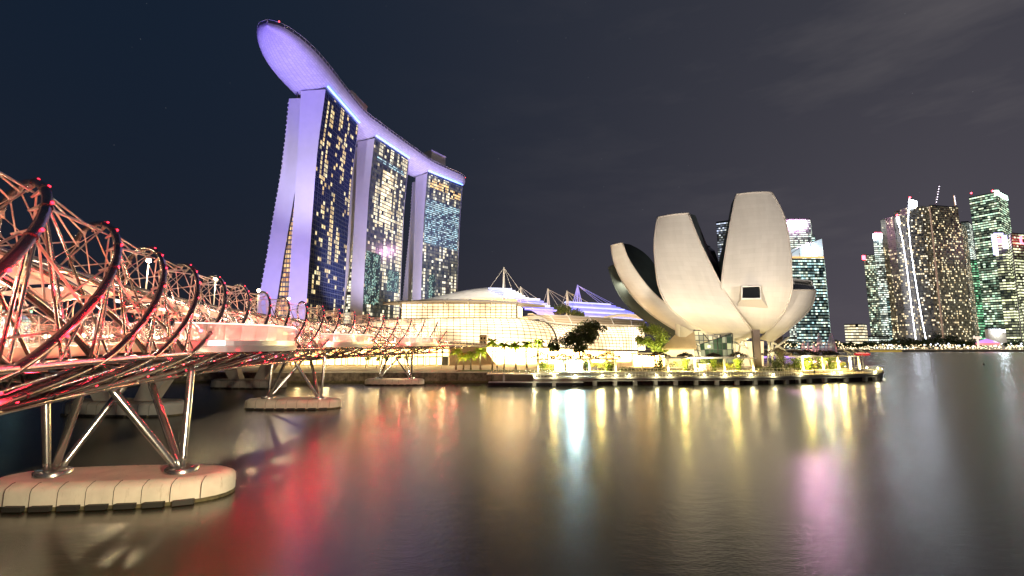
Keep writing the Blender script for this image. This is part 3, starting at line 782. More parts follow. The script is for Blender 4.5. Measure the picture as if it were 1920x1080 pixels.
for i in range(1, ns - 1):
    if rr.random() < .5: e3.ball(rows[i][0] * .93 + rows[i][-1] * .07 + V((0, 0, 1.9)), .28, 6, 4)
e3.build('rail_lights', emis('deck_lights', (1, .75, .45), 3.5), sd_)
e4 = MB()
for i in range(52, 66): e4.ball(rows[i][0] * .9 + rows[i][-1] * .1 + V((0, 0, 2.6)), .55, 6, 4)
e4.ball(rows[1][0] + V((0, 0, 2.5)), .5); e4.ball(rows[ns - 2][0] + V((0, 0, 3)), .5)
e4.build('red_lights', emis('red_deck_lights', (1, .05, .04), 3.5), sd_)
# lift and plant blocks on the roof
def roofblock(s, off, L_, W_, Hh, mat, nm):
    p, d = cpt(s); n = V((-d.y, d.x)); c = p - n * off; b = MB(); b.box((c.x, c.y, ZD + Hh / 2 + .05), (L_, W_, Hh), atan2(d.y, d.x)); b.box((c.x, c.y, ZD + Hh + .35), (L_ + 1, W_ + 1, .6), atan2(d.y, d.x)); return b.build(nm, mat, sd_)
roofblock(112, 8, 26, 12, 12, wall_white, 'lift_house'); roofblock(LT - 50, 2, 22, 17, 18, wall_white, 'lift_house')
resto = winmat('restaurant_glass', 2.4, 3.2, .85, (1, .5, .15), (1, .75, .4), 2.2, frame=(.12, .25), seed=8)
roofblock(LT - 26, 5, 26, 12, 6.5, resto, 'restaurant')
gm = MB(); rg = random.Random(4)
for i in range(60):
    p, d = cpt(120 + i * 2.6); n = V((-d.y, d.x)); o_ = rg.uniform(-6, 15); clump(gm, (p.x - n.x * o_, p.y - n.y * o_, ZD + 1.6 + rg.uniform(0, 2.2)), 2.2, 34, .9, rg, .9)
gm.build('roof_garden', leaf_dark, sd_)
# real floodlights that wash the side walls and the hull violet
VI = (.42, .34, 1.0)
for (P, tgt, pw, ang, c) in (
    ((-168, 205, 8), (-150, 310, 75), 8.0e5, 62, (.44, .36, 1)), ((-142, 205, 8), (-146, 312, 172), 1.0e6, 44, (.76, .70, 1)),
    ((-92, 318, 10), (-133, 392, 130), 8e5, 75, (.70, .63, 1)), ((-62, 402, 10), (-104, 476, 130), 8e5, 75, (.72, .66, 1)),
    ((-185, 235, 60), (-155, 278, 200), 7.5e5, 50, (.15, .08, 1.0)), ((-70, 255, 12), (-140, 310, 204), 7.5e5, 48, (.36, .24, 1)),
    ((-40, 320, 12), (-122, 420, 204), 1.15e6, 50, (.44, .32, 1)), ((0, 400, 12), (-85, 505, 204), 1.15e6, 46, (.48, .36, 1))):
    lamp('SPOT', P, pw, c, 1.5, tgt, ang, .8)

# ------------------------------------------------------------------ glass shopping hall on the waterfront
mall_glass = pmat('hall_glass', (.5, .48, .42), .25, 0, emit=(1, .84, .55), es=1.15)
def glow_vary(m, lo, hi, scale, c1, c2):
    t = m.node_tree; b = t.nodes['Principled BSDF']; tcn = t.nodes.new('ShaderNodeTexCoord'); n = t.nodes.new('ShaderNodeTexNoise'); n.inputs['Scale'].default_value = scale; n.inputs['Detail'].default_value = 3
    t.links.new(tcn.outputs['Object'], n.inputs[0]); r = t.nodes.new('ShaderNodeMapRange'); r.inputs[1].default_value = .35; r.inputs[2].default_value = .65; r.inputs[3].default_value = lo; r.inputs[4].default_value = hi
    t.links.new(n.outputs[0], r.inputs[0]); t.links.new(r.outputs[0], b.inputs['Emission Strength'])
    mx = t.nodes.new('ShaderNodeMix'); mx.data_type = 'RGBA'; mx.inputs[6].default_value = (*c1, 1); mx.inputs[7].default_value = (*c2, 1); t.links.new(n.outputs[0], mx.inputs[0]); t.links.new(mx.outputs[2], b.inputs['Emission Color'])
glow_vary(mall_glass, .9, 3.3, .06, (1, .63, .30), (1, .82, .54))
mall_front = pmat('shopfront_glow', (.4, .38, .3), .4, 0, emit=(1, .8, .45), es=.9); glow_vary(mall_front, 7, 52, .13, (1, .50, .11), (1, .66, .26))
bar = pmat('glazing_bar', (.10, .085, .06), .6, .1)
roof_brown = pmat('louvred_roof', (.42, .34, .24), .6, 0, noise=.15, nscale=.3)
mall = thing('shopping_hall', 'long glass waterfront hall glowing warm white with curved gridded front and brown louvred roof', 'shopping hall', (10, 200, 2.9))
Tt = [at(636, 612, 212), at(680, 606, 207), at(730, 600, 202), at(790, 597, 198), at(850, 596, 196), at(910, 596, 196), at(968, 597, 198), at(1005, 602, 201), at(1040, 608, 204), at(1080, 611, 207), at(1130, 611.5, 212), at(1175, 612, 217), at(1204, 613, 221)]
Bt = [at(622, 636, 200), at(672, 637, 193), at(726, 638, 188), at(790, 640, 184), at(850, 643, 181), at(915, 646, 180), at(985, 649, 181), at(1036, 651, 184), at(1076, 653, 187), at(1116, 655, 191), at(1150, 656.5, 197), at(1180, 657, 204), at(1196, 657, 212)]
def spl(c, n):
    out = []
    for i in range(n + 1):
        t = (len(c) - 1) * i / n; k = min(int(t), len(c) - 2); u = t - k
        p0, p1, p2, p3 = c[max(k - 1, 0)], c[k], c[k + 1], c[min(k + 2, len(c) - 1)]
        out.append(.5 * ((2 * p1) + (p2 - p0) * u + (2 * p0 - 5 * p1 + 4 * p2 - p3) * u * u + (3 * p1 - p0 - 3 * p2 + p3) * u ** 3))
    return out
NA = 60; Ts, Bs = spl(Tt, NA), spl(Bt, NA)
def shell(T, B, v):
    c, s = cos(v * pi / 2), sin(v * pi / 2)
    return V((B.x + (T.x - B.x) * (1 - c), B.y + (T.y - B.y) * (1 - c), B.z + (T.z - B.z) * s))
rows = [[shell(Ts[i], Bs[i], j / 12) for j in range(13)] for i in range(NA + 1)]
MB().grid(rows).build('glass_shell', mall_glass, mall)
g = MB()
for i in range(NA + 1): g.tube([p + V((0, -.12, .05)) for p in rows[i]], .10, 4, False)
for j in range(13): g.tube([r[j] + V((0, -.12, .05)) for r in rows], .11 if j not in (0, 12) else .22, 4, False)
for i in (36,): g.tube([p + V((.1, -.3, .1)) for p in rows[i]], .38, 6, False)
g.build('glazing_bars', bar, mall)
# rounded end of the shell
e = MB(); R_ = []
for k in range(7):
    a = k / 6 * pi / 2
    T = Ts[-1]; B = V((Bs[-1].x + 6 * sin(a), Bs[-1].y + 12 * (1 - cos(a)), Bs[-1].z)); R_.append([shell(T, B, j / 10) for j in range(11)])
e.grid(R_); e.build('shell_end', mall_glass, mall)
e = MB()
for r in R_: e.tube([p + V((.1, -.1, 0)) for p in r], .12, 4, False)
e.build('end_ribs', white_paint, mall)
# brown roof over the right half
lo = [Ts[i] + V((0, -2.5, .4)) for i in range(36, NA + 1, 2)]
hi = spl([at(990, 590, 214), at(1040, 591, 217), at(1100, 594, 222), at(1160, 598, 228), at(1216, 603, 234)], len(lo) - 1)
rf = MB(); rf.grid([[l + (h - l) * (j / 6) + V((0, 0, 1.2 * sin(pi * j / 6))) for j in range(7)] for l, h in zip(lo, hi)]); rf.build('roof', roof_brown, mall)
rb_ = MB()
for i in range(0, len(lo), 2): rb_.tube([lo[i] + (hi[i] - lo[i]) * (j / 6) + V((0, 0, 1.2 * sin(pi * j / 6) + .25)) for j in range(7)], .22, 5)
for j in range(7):
    rb_.tube([lo[i] + (hi[i] - lo[i]) * (j / 6) + V((0, 0, 1.2 * sin(pi * j / 6) + .1)) for i in range(len(lo))], .07 if j else .3, 4)
rb_.build('roof_ribs', white_paint, mall)
# curved white arch where the brown roof starts
ar = [at(972, 596, 200), at(1000, 592, 200), at(1016, 596, 201), at(1028, 604, 202), at(1034, 612, 203)]
arm_ = MB(); arm_.grid([[p, p + V((2.6, .5, -1.4))] for p in spl(ar, 12)]); arm_.tube(spl(ar, 12), .3, 6); arm_.build('arch', white_paint, mall)
# upper glazed storey, wide lens roof and domed white roof
x0, x1 = at(752, 597, 198), at(969, 597, 198); zt = at(850, 570, 198).z
up_ = MB(); up_.face([(x0.x, 198, x0.z - .6), (x1.x, 198, x0.z - .6), (x1.x, 198, zt), (x0.x, 198, zt)]); up_.face([(x1.x, 198, x0.z - .6), (x1.x + 3, 222, x0.z - .6), (x1.x + 3, 222, zt), (x1.x, 198, zt)]); up_.face([(x0.x - 3, 222, x0.z - .6), (x0.x, 198, x0.z - .6), (x0.x, 198, zt), (x0.x - 3, 222, zt)])
up_.build('upper_glass', mall_glass, mall)
g = MB(); n = 22
for i in range(n + 1): x = lerp(x0.x, x1.x, i / n); g.tube([(x, 197.85, x0.z - .6), (x, 197.85, zt)], .12 if i not in (0, n) else .3, 4)
for j in range(5): z = lerp(x0.z, zt, j / 5); g.tube([(x0.x, 197.85, z), (x1.x, 197.85, z)], .12, 4)
g.build('upper_glazing_bars', bar, mall)
L0, L1 = at(713, 568, 196), at(1022, 574, 199)
rows = []
for i in range(29):
    u = i / 28; x = lerp(L0.x, L1.x, u); h = sin(pi * u) ** .5 if 0 < u < 1 else .02; yf = 200 - 9 * h; yb = 200 + 20 * h; zc = lerp(L0.z, L1.z, u) + 1.0 * sin(pi * u)
    rows.append([V((x, yf, zc)), V((x, yf + .1, zc + .5)), V((x, (yf + yb) / 2, zc + 2.2 * h)), V((x, yb, zc + 1)), V((x, (yf + yb) / 2, zc - .5)), V((x, yf, zc))])
lens = MB(); lens.grid(rows, smooth=False); lens.build('canopy_roof', pmat('canopy_grey', (.30, .28, .26), .5, .2), mall)
br_ = MB()
for i in range(3, 27, 4):
    br_ = MB(); x = rows[i][0].x; z = rows[i][0].z; br_.tube([(x, rows[i][0].y + .3, z + .1), (x + (.0 if abs(i - 14) < 3 else (1.5 if i < 14 else -1.5)), 197.6, z - 2.8)], .22, 6)
    br_.tube([rows[i][1] + V((0, 0, .2)), rows[i][2] + V((0, 0, .2))], .15, 4); br_.build('canopy_bracket', white_paint, mall)
Dm = []
for i in range(25):
    u = i / 24; x = lerp(at(795, 566, 214).x, at(986, 558, 214).x, u); hz = lerp(0, 1, min(1, u / .72)) ; top_ = at(940, 537, 216).z; zb_ = lerp(at(795, 565, 214).z, at(986, 560, 214).z, u)
    hh = (top_ - zb_) * (sin(min(1, u / .74) * pi / 2) ** .85) if u < .74 else (top_ - zb_) * (1 - ((u - .74) / .26) ** 1.2 * .96)
    r = []
    for j in range(9):
        a = pi * j / 8; r.append(V((x, 222 - 15 * cos(a), zb_ + hh * sin(a) ** .8)))
    Dm.append(r)
dm = MB(); dm.grid(Dm); dm.build('domed_roof', pmat('roof_membrane', (.80, .78, .74), .6), mall)
fn = MB()
for k in range(6):
    zz = at(940, 543 + 3.4 * k, 212).z; xx = at(958 + 6 * k, 550, 212).x; fn.box((xx - 5, 209, zz), (11, 5, .25), 0, .03)
fn.build('roof_fin', emis('white_blue_fin_glow', (.55, .6, 1), .8), mall)  # fins are made to glow so that they look lit
# ground storey
b = MB(); mm = [V((p.x, p.y + 2.5, 0)) for p in Bs]
for i in range(0, NA, 1):
    a, c = mm[i], mm[i + 1]; b.face([(a.x, a.y, 2.95), (c.x, c.y, 2.95), (c.x, c.y, Bs[i + 1].z), (a.x, a.y, Bs[i].z)])
b.build('shopfront', mall_front, mall)
b = MB()
for i in range(0, NA + 1, 2):
    p = mm[i]; b.box((p.x, p.y - 1.6, (Bs[i].z + 2.95) / 2), (.45, .45, Bs[i].z - 2.95))
for zf in (.35, .62): b.tube([V((p.x, p.y - .3, lerp(2.95, 10.5, zf))) for p in mm], .14, 4)
b.build('column', white_paint, mall)
sf = MB(); sf.grid([[Bs[i] + V((0, -1.6, -.15)), Bs[i] + V((0, 2.4, -.15)), Bs[i] + V((0, 2.4, -.75)), Bs[i] + V((0, -1.6, -.5)), Bs[i] + V((0, -1.6, -.15))] for i in range(NA + 1)], smooth=False); sf.build('eaves', white_paint, mall)
# low wing below the shell facing the water, left of the palms
wing = thing('promenade_wing', 'low warm-lit glazed wing under the spiral bridge end, behind the row of palms', 'building', (-40, 160, 2.9))
wm = winmat('wing_glass', 2.3, 3.0, .86, (1, .50, .11), (1, .70, .26), 9, frame=(.07, .10), clus=.5, seed=22, cscale=.3, glass=(.05, .05, .04))
b = MB(); xa, xb = at(545, 690, 168).x, at(842, 690, 168).x; xc = at(985, 690, 172).x
b.face([(xa, 168, 2.95), (xb, 168, 2.95), (xb, 168, 9.6), (xa, 168, 9.6)], [(0, 0), (xb - xa, 0), (xb - xa, 6.6), (0, 6.6)]); b.build('glass_front', wm, wing)
b = MB(); b.box(((xa + xb) / 2, 174, 9.95), (xb - xa + 2, 15, .6)); b.build('flat_roof', concrete_grey, wing)
b = MB(); b.face([(xb, 168, 2.95), (xb + 17, 176, 2.95), (xb + 12, 176, 9.6), (xb - 2, 168, 9.6)]); b.face([(xb - 2, 168, 9.6), (xb + 12, 176, 9.6), (xb + 4, 180, 9.65), (xb - 4, 180, 9.65)]); b.build('sloping_wall', pmat('wing_stone', (.35, .24, .15), .7, noise=.2), wing)
b = MB()
for i in range(15): x = lerp(xa, xb, i / 14); b.box((x, 166.3, 6.3), (.35, .35, 6.7))
b.build('column', white_paint, wing)
tw = thing('lift_tower', 'small pale stone tower with square openings standing before the glass hall', 'tower', at(906, 692, 176))
b = MB(); c = at(906, 640, 176); zt_ = at(906, 628, 176).z; wd = 2.7
b.box((c.x, 176, (2.9 + zt_) / 2), (wd, 2.7, zt_ - 2.9)); b.build('wall', pmat('tower_stone', (.5, .38, .24), .7), tw)
b = MB()
for i in range(2):
    for j in range(3): b.box((c.x - .6 + 1.2 * i, 174.62, zt_ - 1.3 - 1.5 * j), (.6, .06, .8))
b.build('window', pmat('tower_opening', (.03, .02, .015), .8), tw)
for x in range(-90, 61, 10): lamp('POINT', (x, 160, 6.0), 500, (1, .78, .42), .4)
for i in range(9): lamp('POINT', (-60 + 15 * i, 150, 7.4), 420, (1, .8, .42), .3)
lamp('AREA', (20, 196, 34), 16000, (1, .8, .55), target=(30, 215, 20), size=(70, 4))
lamp('AREA', (-5, 186, 40), 9000, (1, .9, .75), target=(-5, 222, 26), size=(50, 4))

# masts with stay cables behind the hall, and the blue-lit finned roofs
mast_white = pmat('mast_paint_glow', (.72, .66, .56), .5, emit=(1, .8, .6), es=.25); mast_blue = pmat('mast_blue_lit', (.5, .45, .8), .5, emit=(.4, .35, 1), es=.5)  # light on the masts is put into the material as a faint glow
def mast(px, ytop, ybot, Y, r, label, mat, stays, legs=None):
    a, b_ = at(px, ytop, Y), at(px - (2 if px < 950 else 0), ybot, Y)
    root = thing('roof_mast', label, 'mast', (b_.x, Y, b_.z), 'cable masts over the roofs of the glass hall')
    MB().tube([b_, a], r, 8, rs=[r * .65, r * .4]).build('pole', mat, root)
    if legs:
        m_ = MB()
        for (px2, py2, dY) in legs: m_.tube([a, at(px2, py2, Y + dY)], r * .4, 6)
        m_.build('leg', mat, root)
    c = MB()
    for (px2, py2, dY) in stays: c.tube([a - V((0, 0, .3)), at(px2, py2, Y + dY)], .075, 4, False)
    c.build('stay_cable', mat, root)
mast(945, 501, 562, 212, .75, 'tallest white mast rising from the domed white roof', mast_white, [(918, 540, 2), (965, 556, 4), (1000, 580, 8), (943, 558, 10), (948, 560, -6)])
mast(976, 537, 568, 225, .6, 'short white mast just right of the domed roof', mast_white, [(965, 556, 2), (1010, 562, 6), (995, 562, 8), (985, 561, 5)])
mast(1027, 541, 592, 240, .75, 'white mast between the domed roof and the dark roof trees', mast_white, [(1018, 571, 2), (1060, 572, 6), (1077, 568, 8), (1050, 580, 4)], [(1032, 590, 1)])
mast(1063, 545, 592, 245, .75, 'white mast beside the roof trees, left of the blue one', mast_white, [(1050, 580, 2), (1092, 568, 6), (1112, 572, 8), (1085, 580, 4)], [(1069, 591, 1)])
mast(1083, 534, 592, 262, .6, 'violet-blue lit mast with four legs and long cables to the finned roof', mast_blue, [(1140, 568, 8), (1150, 570, 8), (1125, 569, 5), (1140, 575, 5)], [(1073, 575, 0), (1077, 585, 2), (1090, 588, -2), (1096, 590, 2)])
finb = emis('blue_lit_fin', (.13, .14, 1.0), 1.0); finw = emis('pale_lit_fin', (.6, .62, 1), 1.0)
def finroof(label, steps, px0, py0, dpx, dpy, ln_, Y, body):
    root = thing('finned_roof', label, 'roof', at(px0, py0 + 20, Y), 'stepped roofs behind the cable masts')
    for i in range(steps):
        p = at(px0 + dpx * i, py0 + dpy * i, Y - i * .8); b = MB(); b.box((p.x - ln_ / 2 * (1 + .03 * i), p.y, p.z), (ln_ * (1 + .06 * i), 8, .5), 0, .06); b.build('fin', finw if i % 3 == 0 else finb, root)
    b = MB(); ps = [at(px, py, Y + 4) for px, py in body]; n_ = len(ps) // 2
    b.grid([[ps[i], ps[-1 - i] ] for i in range(n_)]); b.grid([[ps[i], ps[i] + V((0, 16, -2))] for i in range(n_)]); b.build('membrane', finw if 'white' in label else finb, root)
finroof('small blue-lit stepped roof tip right of the domed roof, behind the wide canopy', 6, 1012, 561, 5.5, 4, 12, 228, [(985, 570), (1000, 566), (1016, 566), (1035, 584), (1040, 590), (1010, 590), (1000, 584), (985, 576)])
finroof('large blue-lit stepped roof sloping down behind the museum petals', 11, 1143, 569, 7.2, 3.1, 26, 262, [(1072, 576), (1090, 572), (1115, 569), (1140, 570), (1165, 578), (1185, 585), (1185, 594), (1160, 593), (1130, 593), (1110, 593), (1095, 592), (1085, 590)])
cp = thing('tensile_canopy', 'pale arched canopy with slatted underside between the finned roof and the museum', 'canopy', at(1180, 600, 235))
rows = []
for i in range(13):
    u = i / 12; p = at(lerp(1138, 1216, u), 594 - 5 * sin(pi * u), 232); rows.append([p, p + V((0, 8, .8)), p + V((0, 14, -.6))])
MB().grid(rows).build('membrane', pmat('canopy_cream_glow', (.7, .62, .5), .6, emit=(1, .8, .55), es=.35), cp)  # canopy fabric glows by itself in place of lamplight on it

# ------------------------------------------------------------------ lotus-shaped museum
mus = thing('lotus_museum', 'pale lotus-shaped museum with broad upright petals on dark columns', 'museum', (75, 160, 2.9))
skinw = pmat('petal_panels', (.58, .54, .47), .55, 0)
def panels():
    t = skinw.node_tree; b = t.nodes['Principled BSDF']; uv = t.nodes.new('ShaderNodeUVMap'); uv.uv_map = 'UVMap'; s = t.nodes.new('ShaderNodeMapping'); t.links.new(uv.outputs[0], s.inputs[0])
    br = t.nodes.new('ShaderNodeTexBrick'); br.inputs['Scale'].default_value = 1; br.inputs['Brick Width'].default_value = 4.2; br.inputs['Row Height'].default_value = 1.6; br.inputs['Mortar Size'].default_value = .02; br.inputs['Mortar Smooth'].default_value = .5
    br.inputs['Color1'].default_value = (.66, .63, .57, 1); br.inputs['Color2'].default_value = (.62, .59, .53, 1); br.inputs['Mortar'].default_value = (.50, .47, .41, 1)
    n = t.nodes.new('ShaderNodeTexNoise'); n.inputs['Scale'].default_value = .5; n.inputs['Detail'].default_value = 5; mp_ = t.nodes.new('ShaderNodeMapping'); mp_.inputs['Scale'].default_value = (1, .12, 1); t.links.new(uv.outputs[0], mp_.inputs[0]); t.links.new(mp_.outputs[0], n.inputs[0])
    mx = t.nodes.new('ShaderNodeMix'); mx.data_type = 'RGBA'; mx.blend_type = 'MULTIPLY'; mx.inputs[0].default_value = .22; t.links.new(s.outputs[0], br.inputs['Vector']); t.links.new(br.outputs[0], mx.inputs[6]); t.links.new(n.outputs[0], mx.inputs[7])
    t.links.new(mx.outputs[2], b.inputs['Base Color'])
panels()
petal_side = pmat('petal_side_and_shade', (.045, .06, .062), .85, 0, spec=.08, noise=.3, nscale=.15)
trimm = pmat('petal_edge', (.50, .46, .41), .5)
AX = V((77, 166, 0))
def petal(rows, name_label, inl, inr, curve=.10, side=None, tipcap=True, thick=0, dark=False):
    """rows: (left px, left py, right px, right py, depth left, depth right) from tip to foot; inl/inr: inner edge lines as (px, py, depth)"""
    n = 22; Lc = spl([at(r[0], r[1], r[4]) for r in rows], n); Rc = spl([at(r[2], r[3], r[5]) for r in rows], n)
    out = []; uvs = []; m = 10; dist = 0
    for i in range(n + 1):
        if i: dist += ((Lc[i] + Rc[i]) / 2 - (Lc[i - 1] + Rc[i - 1]) / 2).length
        a, b = Lc[i], Rc[i]; mid = (a + b) / 2; o = mid - V((AX.x, AX.y, 26)); 
        ax = (b - a).normalized(); nn = V((ax.y, -ax.x, 0)); 
        if nn.length < .1: nn = V((0, -1, 0))
        wdt = (b - a).length; r, u = [], []
        for j in range(m + 1):
            q = j / m; r.append(a.lerp(b, q) + nn.normalized() * curve * wdt * (1 - (2 * q - 1) ** 2)); u.append(((q - .5) * wdt, dist))
        out.append(r); uvs.append(u)
    root_ = MB(); root_.grid(out, uvs=uvs); pe = root_.build('petal', petal_side if dark else skinw, mus)  # dark petals: their lack of light is put into the face colour
    if name_label: pe['label'] = name_label
    Li = spl([at(*p) for p in inl], n); Ri = spl([at(*p) for p in inr], n)
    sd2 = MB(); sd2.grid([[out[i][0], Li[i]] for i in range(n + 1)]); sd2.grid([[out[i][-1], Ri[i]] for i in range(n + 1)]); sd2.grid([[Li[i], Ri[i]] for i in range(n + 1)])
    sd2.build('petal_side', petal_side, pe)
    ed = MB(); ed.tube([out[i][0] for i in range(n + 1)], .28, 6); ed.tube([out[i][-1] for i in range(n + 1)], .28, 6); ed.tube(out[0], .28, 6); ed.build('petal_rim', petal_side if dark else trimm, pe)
    if tipcap:
        sk = MB(); c = [Li[0], Ri[0]]; k = out[0]
        for j in range(m): sk.face([k[j], k[j + 1], Li[0].lerp(Ri[0], (j + 1) / m), Li[0].lerp(Ri[0], j / m)])
        sk.build('skylight', black_glass, pe)
    return pe
# tallest petal
petal([(1380, 365, 1447, 361, 150, 150), (1371, 410, 1469, 403, 146.5, 147), (1362, 462, 1480, 455, 143, 143.5), (1354, 520, 1484, 512, 141, 141.5), (1353, 548, 1484, 548, 141.3, 142), (1366, 580, 1470, 584, 143.5, 145), (1390, 604, 1450, 612, 148, 149), (1412, 622, 1434, 628, 153, 153)],
      'tallest upright petal with a dark skylight box low on its face',
      [(1371, 383, 163), (1362, 430, 162), (1354, 465, 161), (1346, 500, 160), (1350, 540, 158), (1366, 580, 156), (1395, 610, 156), (1416, 624, 156)],
      [(1440, 383, 163), (1455, 420, 162), (1466, 465, 161), (1470, 520, 160), (1470, 555, 158), (1460, 585, 156), (1445, 612, 156), (1432, 626, 156)])
# broad petal left of it
petal([(1233, 408, 1291, 400, 151, 147), (1227, 450, 1309, 447, 148, 144), (1229, 495, 1333, 497, 146, 142), (1236, 540, 1360, 548, 144.5, 141), (1254, 575, 1384, 586, 144, 141.5), (1284, 600, 1402, 610, 146, 144.5), (1318, 620, 1414, 625, 149, 148), (1350, 634, 1420, 634, 153, 152.5)],
      'broad petal between the tallest and the leaning left one',
      [(1240, 420, 165), (1243, 460, 163), (1246, 500, 162), (1255, 545, 160), (1275, 580, 158), (1300, 605, 156), (1330, 624, 156), (1360, 635, 156)],
      [(1304, 404, 155), (1322, 450, 156), (1336, 480, 157), (1346, 497, 158), (1362, 540, 158), (1388, 590, 157), (1405, 615, 156), (1420, 634, 156)])
# leaning petal
petal([(1146, 461, 1168, 456, 172, 165), (1151, 490, 1177, 482, 170, 163), (1164, 521, 1199, 517, 167, 159), (1184, 552, 1228, 552, 163, 155), (1215, 584, 1262, 579, 159, 151), (1252, 610, 1294, 602, 155, 149), (1290, 630, 1325, 622, 153, 150), (1322, 645, 1350, 636, 153, 151)],
      'narrow leaning petal at the left with its dark inner side showing',
      [(1160, 470, 180), (1168, 495, 178), (1180, 520, 175), (1200, 550, 172), (1228, 580, 168), (1262, 606, 164), (1300, 628, 160), (1330, 642, 158)],
      [(1181, 458, 174), (1203, 470, 172), (1222, 488, 170), (1236, 515, 167), (1246, 560, 163), (1268, 590, 160), (1300, 612, 158), (1340, 634, 156)])
# dark petal behind it
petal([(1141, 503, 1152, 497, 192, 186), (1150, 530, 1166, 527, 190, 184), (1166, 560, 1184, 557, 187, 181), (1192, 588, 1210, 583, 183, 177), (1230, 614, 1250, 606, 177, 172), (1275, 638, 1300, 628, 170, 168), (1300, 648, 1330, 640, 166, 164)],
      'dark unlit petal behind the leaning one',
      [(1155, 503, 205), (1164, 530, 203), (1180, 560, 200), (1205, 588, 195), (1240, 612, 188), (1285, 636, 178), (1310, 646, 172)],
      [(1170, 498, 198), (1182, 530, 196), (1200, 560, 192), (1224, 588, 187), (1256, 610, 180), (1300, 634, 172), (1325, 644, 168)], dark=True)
# short petal at the right with the open skylight end
petal([(1484, 544, 1530, 545, 149, 156), (1478, 566, 1523, 572, 148.5, 154), (1466, 588, 1505, 595, 148, 152), (1450, 608, 1483, 614, 149, 151), (1434, 626, 1462, 630, 152, 152.5), (1422, 636, 1446, 642, 154, 154)],
      'short right-hand petal ending in a dark framed opening',
      [(1487, 524, 158), (1482, 545, 160), (1474, 570, 160), (1460, 598, 158), (1446, 620, 157), (1436, 634, 157)],
      [(1523, 528, 163), (1516, 550, 164), (1500, 580, 162), (1478, 604, 160), (1460, 624, 158), (1446, 636, 157)])
# petals on the far side, partly seen in the gaps
petal([(1300, 455, 1330, 462, 190, 186), (1306, 480, 1345, 490, 186, 182), (1320, 510, 1370, 515, 180, 176), (1340, 560, 1400, 560, 172, 170), (1370, 610, 1420, 610, 164, 163)],
      None, [(1310, 470, 178), (1316, 490, 176), (1328, 515, 172), (1350, 560, 166), (1380, 605, 160)], [(1340, 470, 176), (1350, 495, 174), (1366, 520, 170), (1390, 560, 164), (1415, 605, 160)], dark=True)
# skylight box on the tallest petal
p0 = at(1409, 546, 137.2); b = MB()
c4 = [at(1391, 537, 137.5), at(1425, 536, 137.5), at(1426.5, 560, 138), at(1391, 560, 138)]
o4 = [at(1386, 536, 141), at(1430, 536, 141), at(1440, 578, 141.8), at(1382, 574, 141.8)]
for i in range(4): b.face([c4[i], c4[(i + 1) % 4], o4[(i + 1) % 4], o4[i]])
bx_ = b.build('skylight_box', skinw, mus)
MB().tube(c4 + [c4[0]], .28, 4).build('frame', white_paint, bx_)
b = MB(); cc = sum(c4, V((0, 0, 0))) / 4; b.face([cc.lerp(p, .97) + V((0, .3, 0)) for p in c4]); b.build('skylight', black_glass, bx_)
b = MB(); r4 = [at(1486, 523, 156), at(1521, 527, 160), at(1524, 539, 158), at(1489, 536.5, 154)]; b.tube(r4 + [r4[0]], .3, 4)
for i in range(4): b.face([r4[i], r4[(i + 1) % 4], (r4[(i + 1) % 4]) + V((0, 3, -2)), r4[i] + V((0, 3, -2))])
b.build('skylight_frame', white_paint, mus)
# bowl under the petals
b = MB(); c = V((75, 164, 0)); b.lathe(c, [(.1, 10.5), (4, 10.8), (8, 12.0), (11, 14), (12, 16.5), (12, 21), (10, 27), (6, 30), (.1, 31)], 32); b.build('bowl', skinw, mus)
# columns, lattice and glazed lobby
b = MB()
for (px, yt, yb, Y) in ((1421, 618, 690, 146), (1464, 622, 688, 160), (1352, 640, 690, 162), (1396, 640, 690, 170)):
    b = MB(); q = at(px, yb, Y); z = at(px, yt, Y).z; b.grid([[V((q.x + x, Y + y, zz)) for x, y in ((-1.1, -.5), (1.1, -.5), (.9, .9), (-.9, .9))] for zz in (2.9, z)], closed=True, smooth=False); b.build('column', MAT.get('column_bronze') or pmat('column_bronze', (.07, .05, .04), .4, .3), mus)
b = MB()
for (a_, b2) in (((1381, 688, 158), (1390, 640, 160)), ((1410, 688, 158), (1395, 640, 160)), ((1440, 688, 160), (1444, 612, 156)), ((1447, 640, 157), (1475, 660, 158)), ((1450, 655, 157), (1480, 632, 158)), ((1470, 688, 158), (1449, 660, 157)), ((1440, 640, 157), (1452, 688, 157)), ((1375, 640, 156), (1405, 655, 156)), ((1449, 688, 157), (1447, 612, 157))):
    MB().tube([at(*a_), at(*b2)], .38, 6).build('lattice_column', white_paint, mus)
lob = winmat('lobby_glass', 1.6, 1.8, .8, (1, .72, .32), (1, .88, .55), .75, frame=(.08, .08), clus=.5, cscale=.3, seed=33, glass=(.05, .06, .04), rough=.1)
b = MB()
def quadp(pts, uvl): b.face([at(*p) for p in pts], uvl)
quadp([(1300, 605, 150), (1354, 603, 150), (1346, 648, 151), (1303, 648, 151)], [(0, 8), (10, 8), (8, 0), (0, 0)])
quadp([(1300, 640, 150), (1312, 645, 149), (1325, 692, 149), (1305, 692, 149)], [(0, 8), (3, 8), (4, 0), (0, 0)])
b.build('glass_bay', lob, mus)
b = MB(); quadp([(1312, 646, 148), (1373, 625, 147), (1376, 680, 147), (1318, 686, 148)], [(0, 6), (11, 10), (11, 0), (0, 0)]); quadp([(1373, 625, 147), (1380, 640, 160), (1380, 680, 160), (1376, 680, 147)], [(0, 9), (8, 8), (8, 0), (0, 0)])
b.build('glass_wedge', winmat('wedge_glass', 1.5, 2.2, .35, (.9, .85, .4), (1, .9, .6), .5, frame=(.07, .06), seed=34, glass=(.03, .06, .05), clus=.6, cscale=.4, rough=.08), mus)
b = MB()
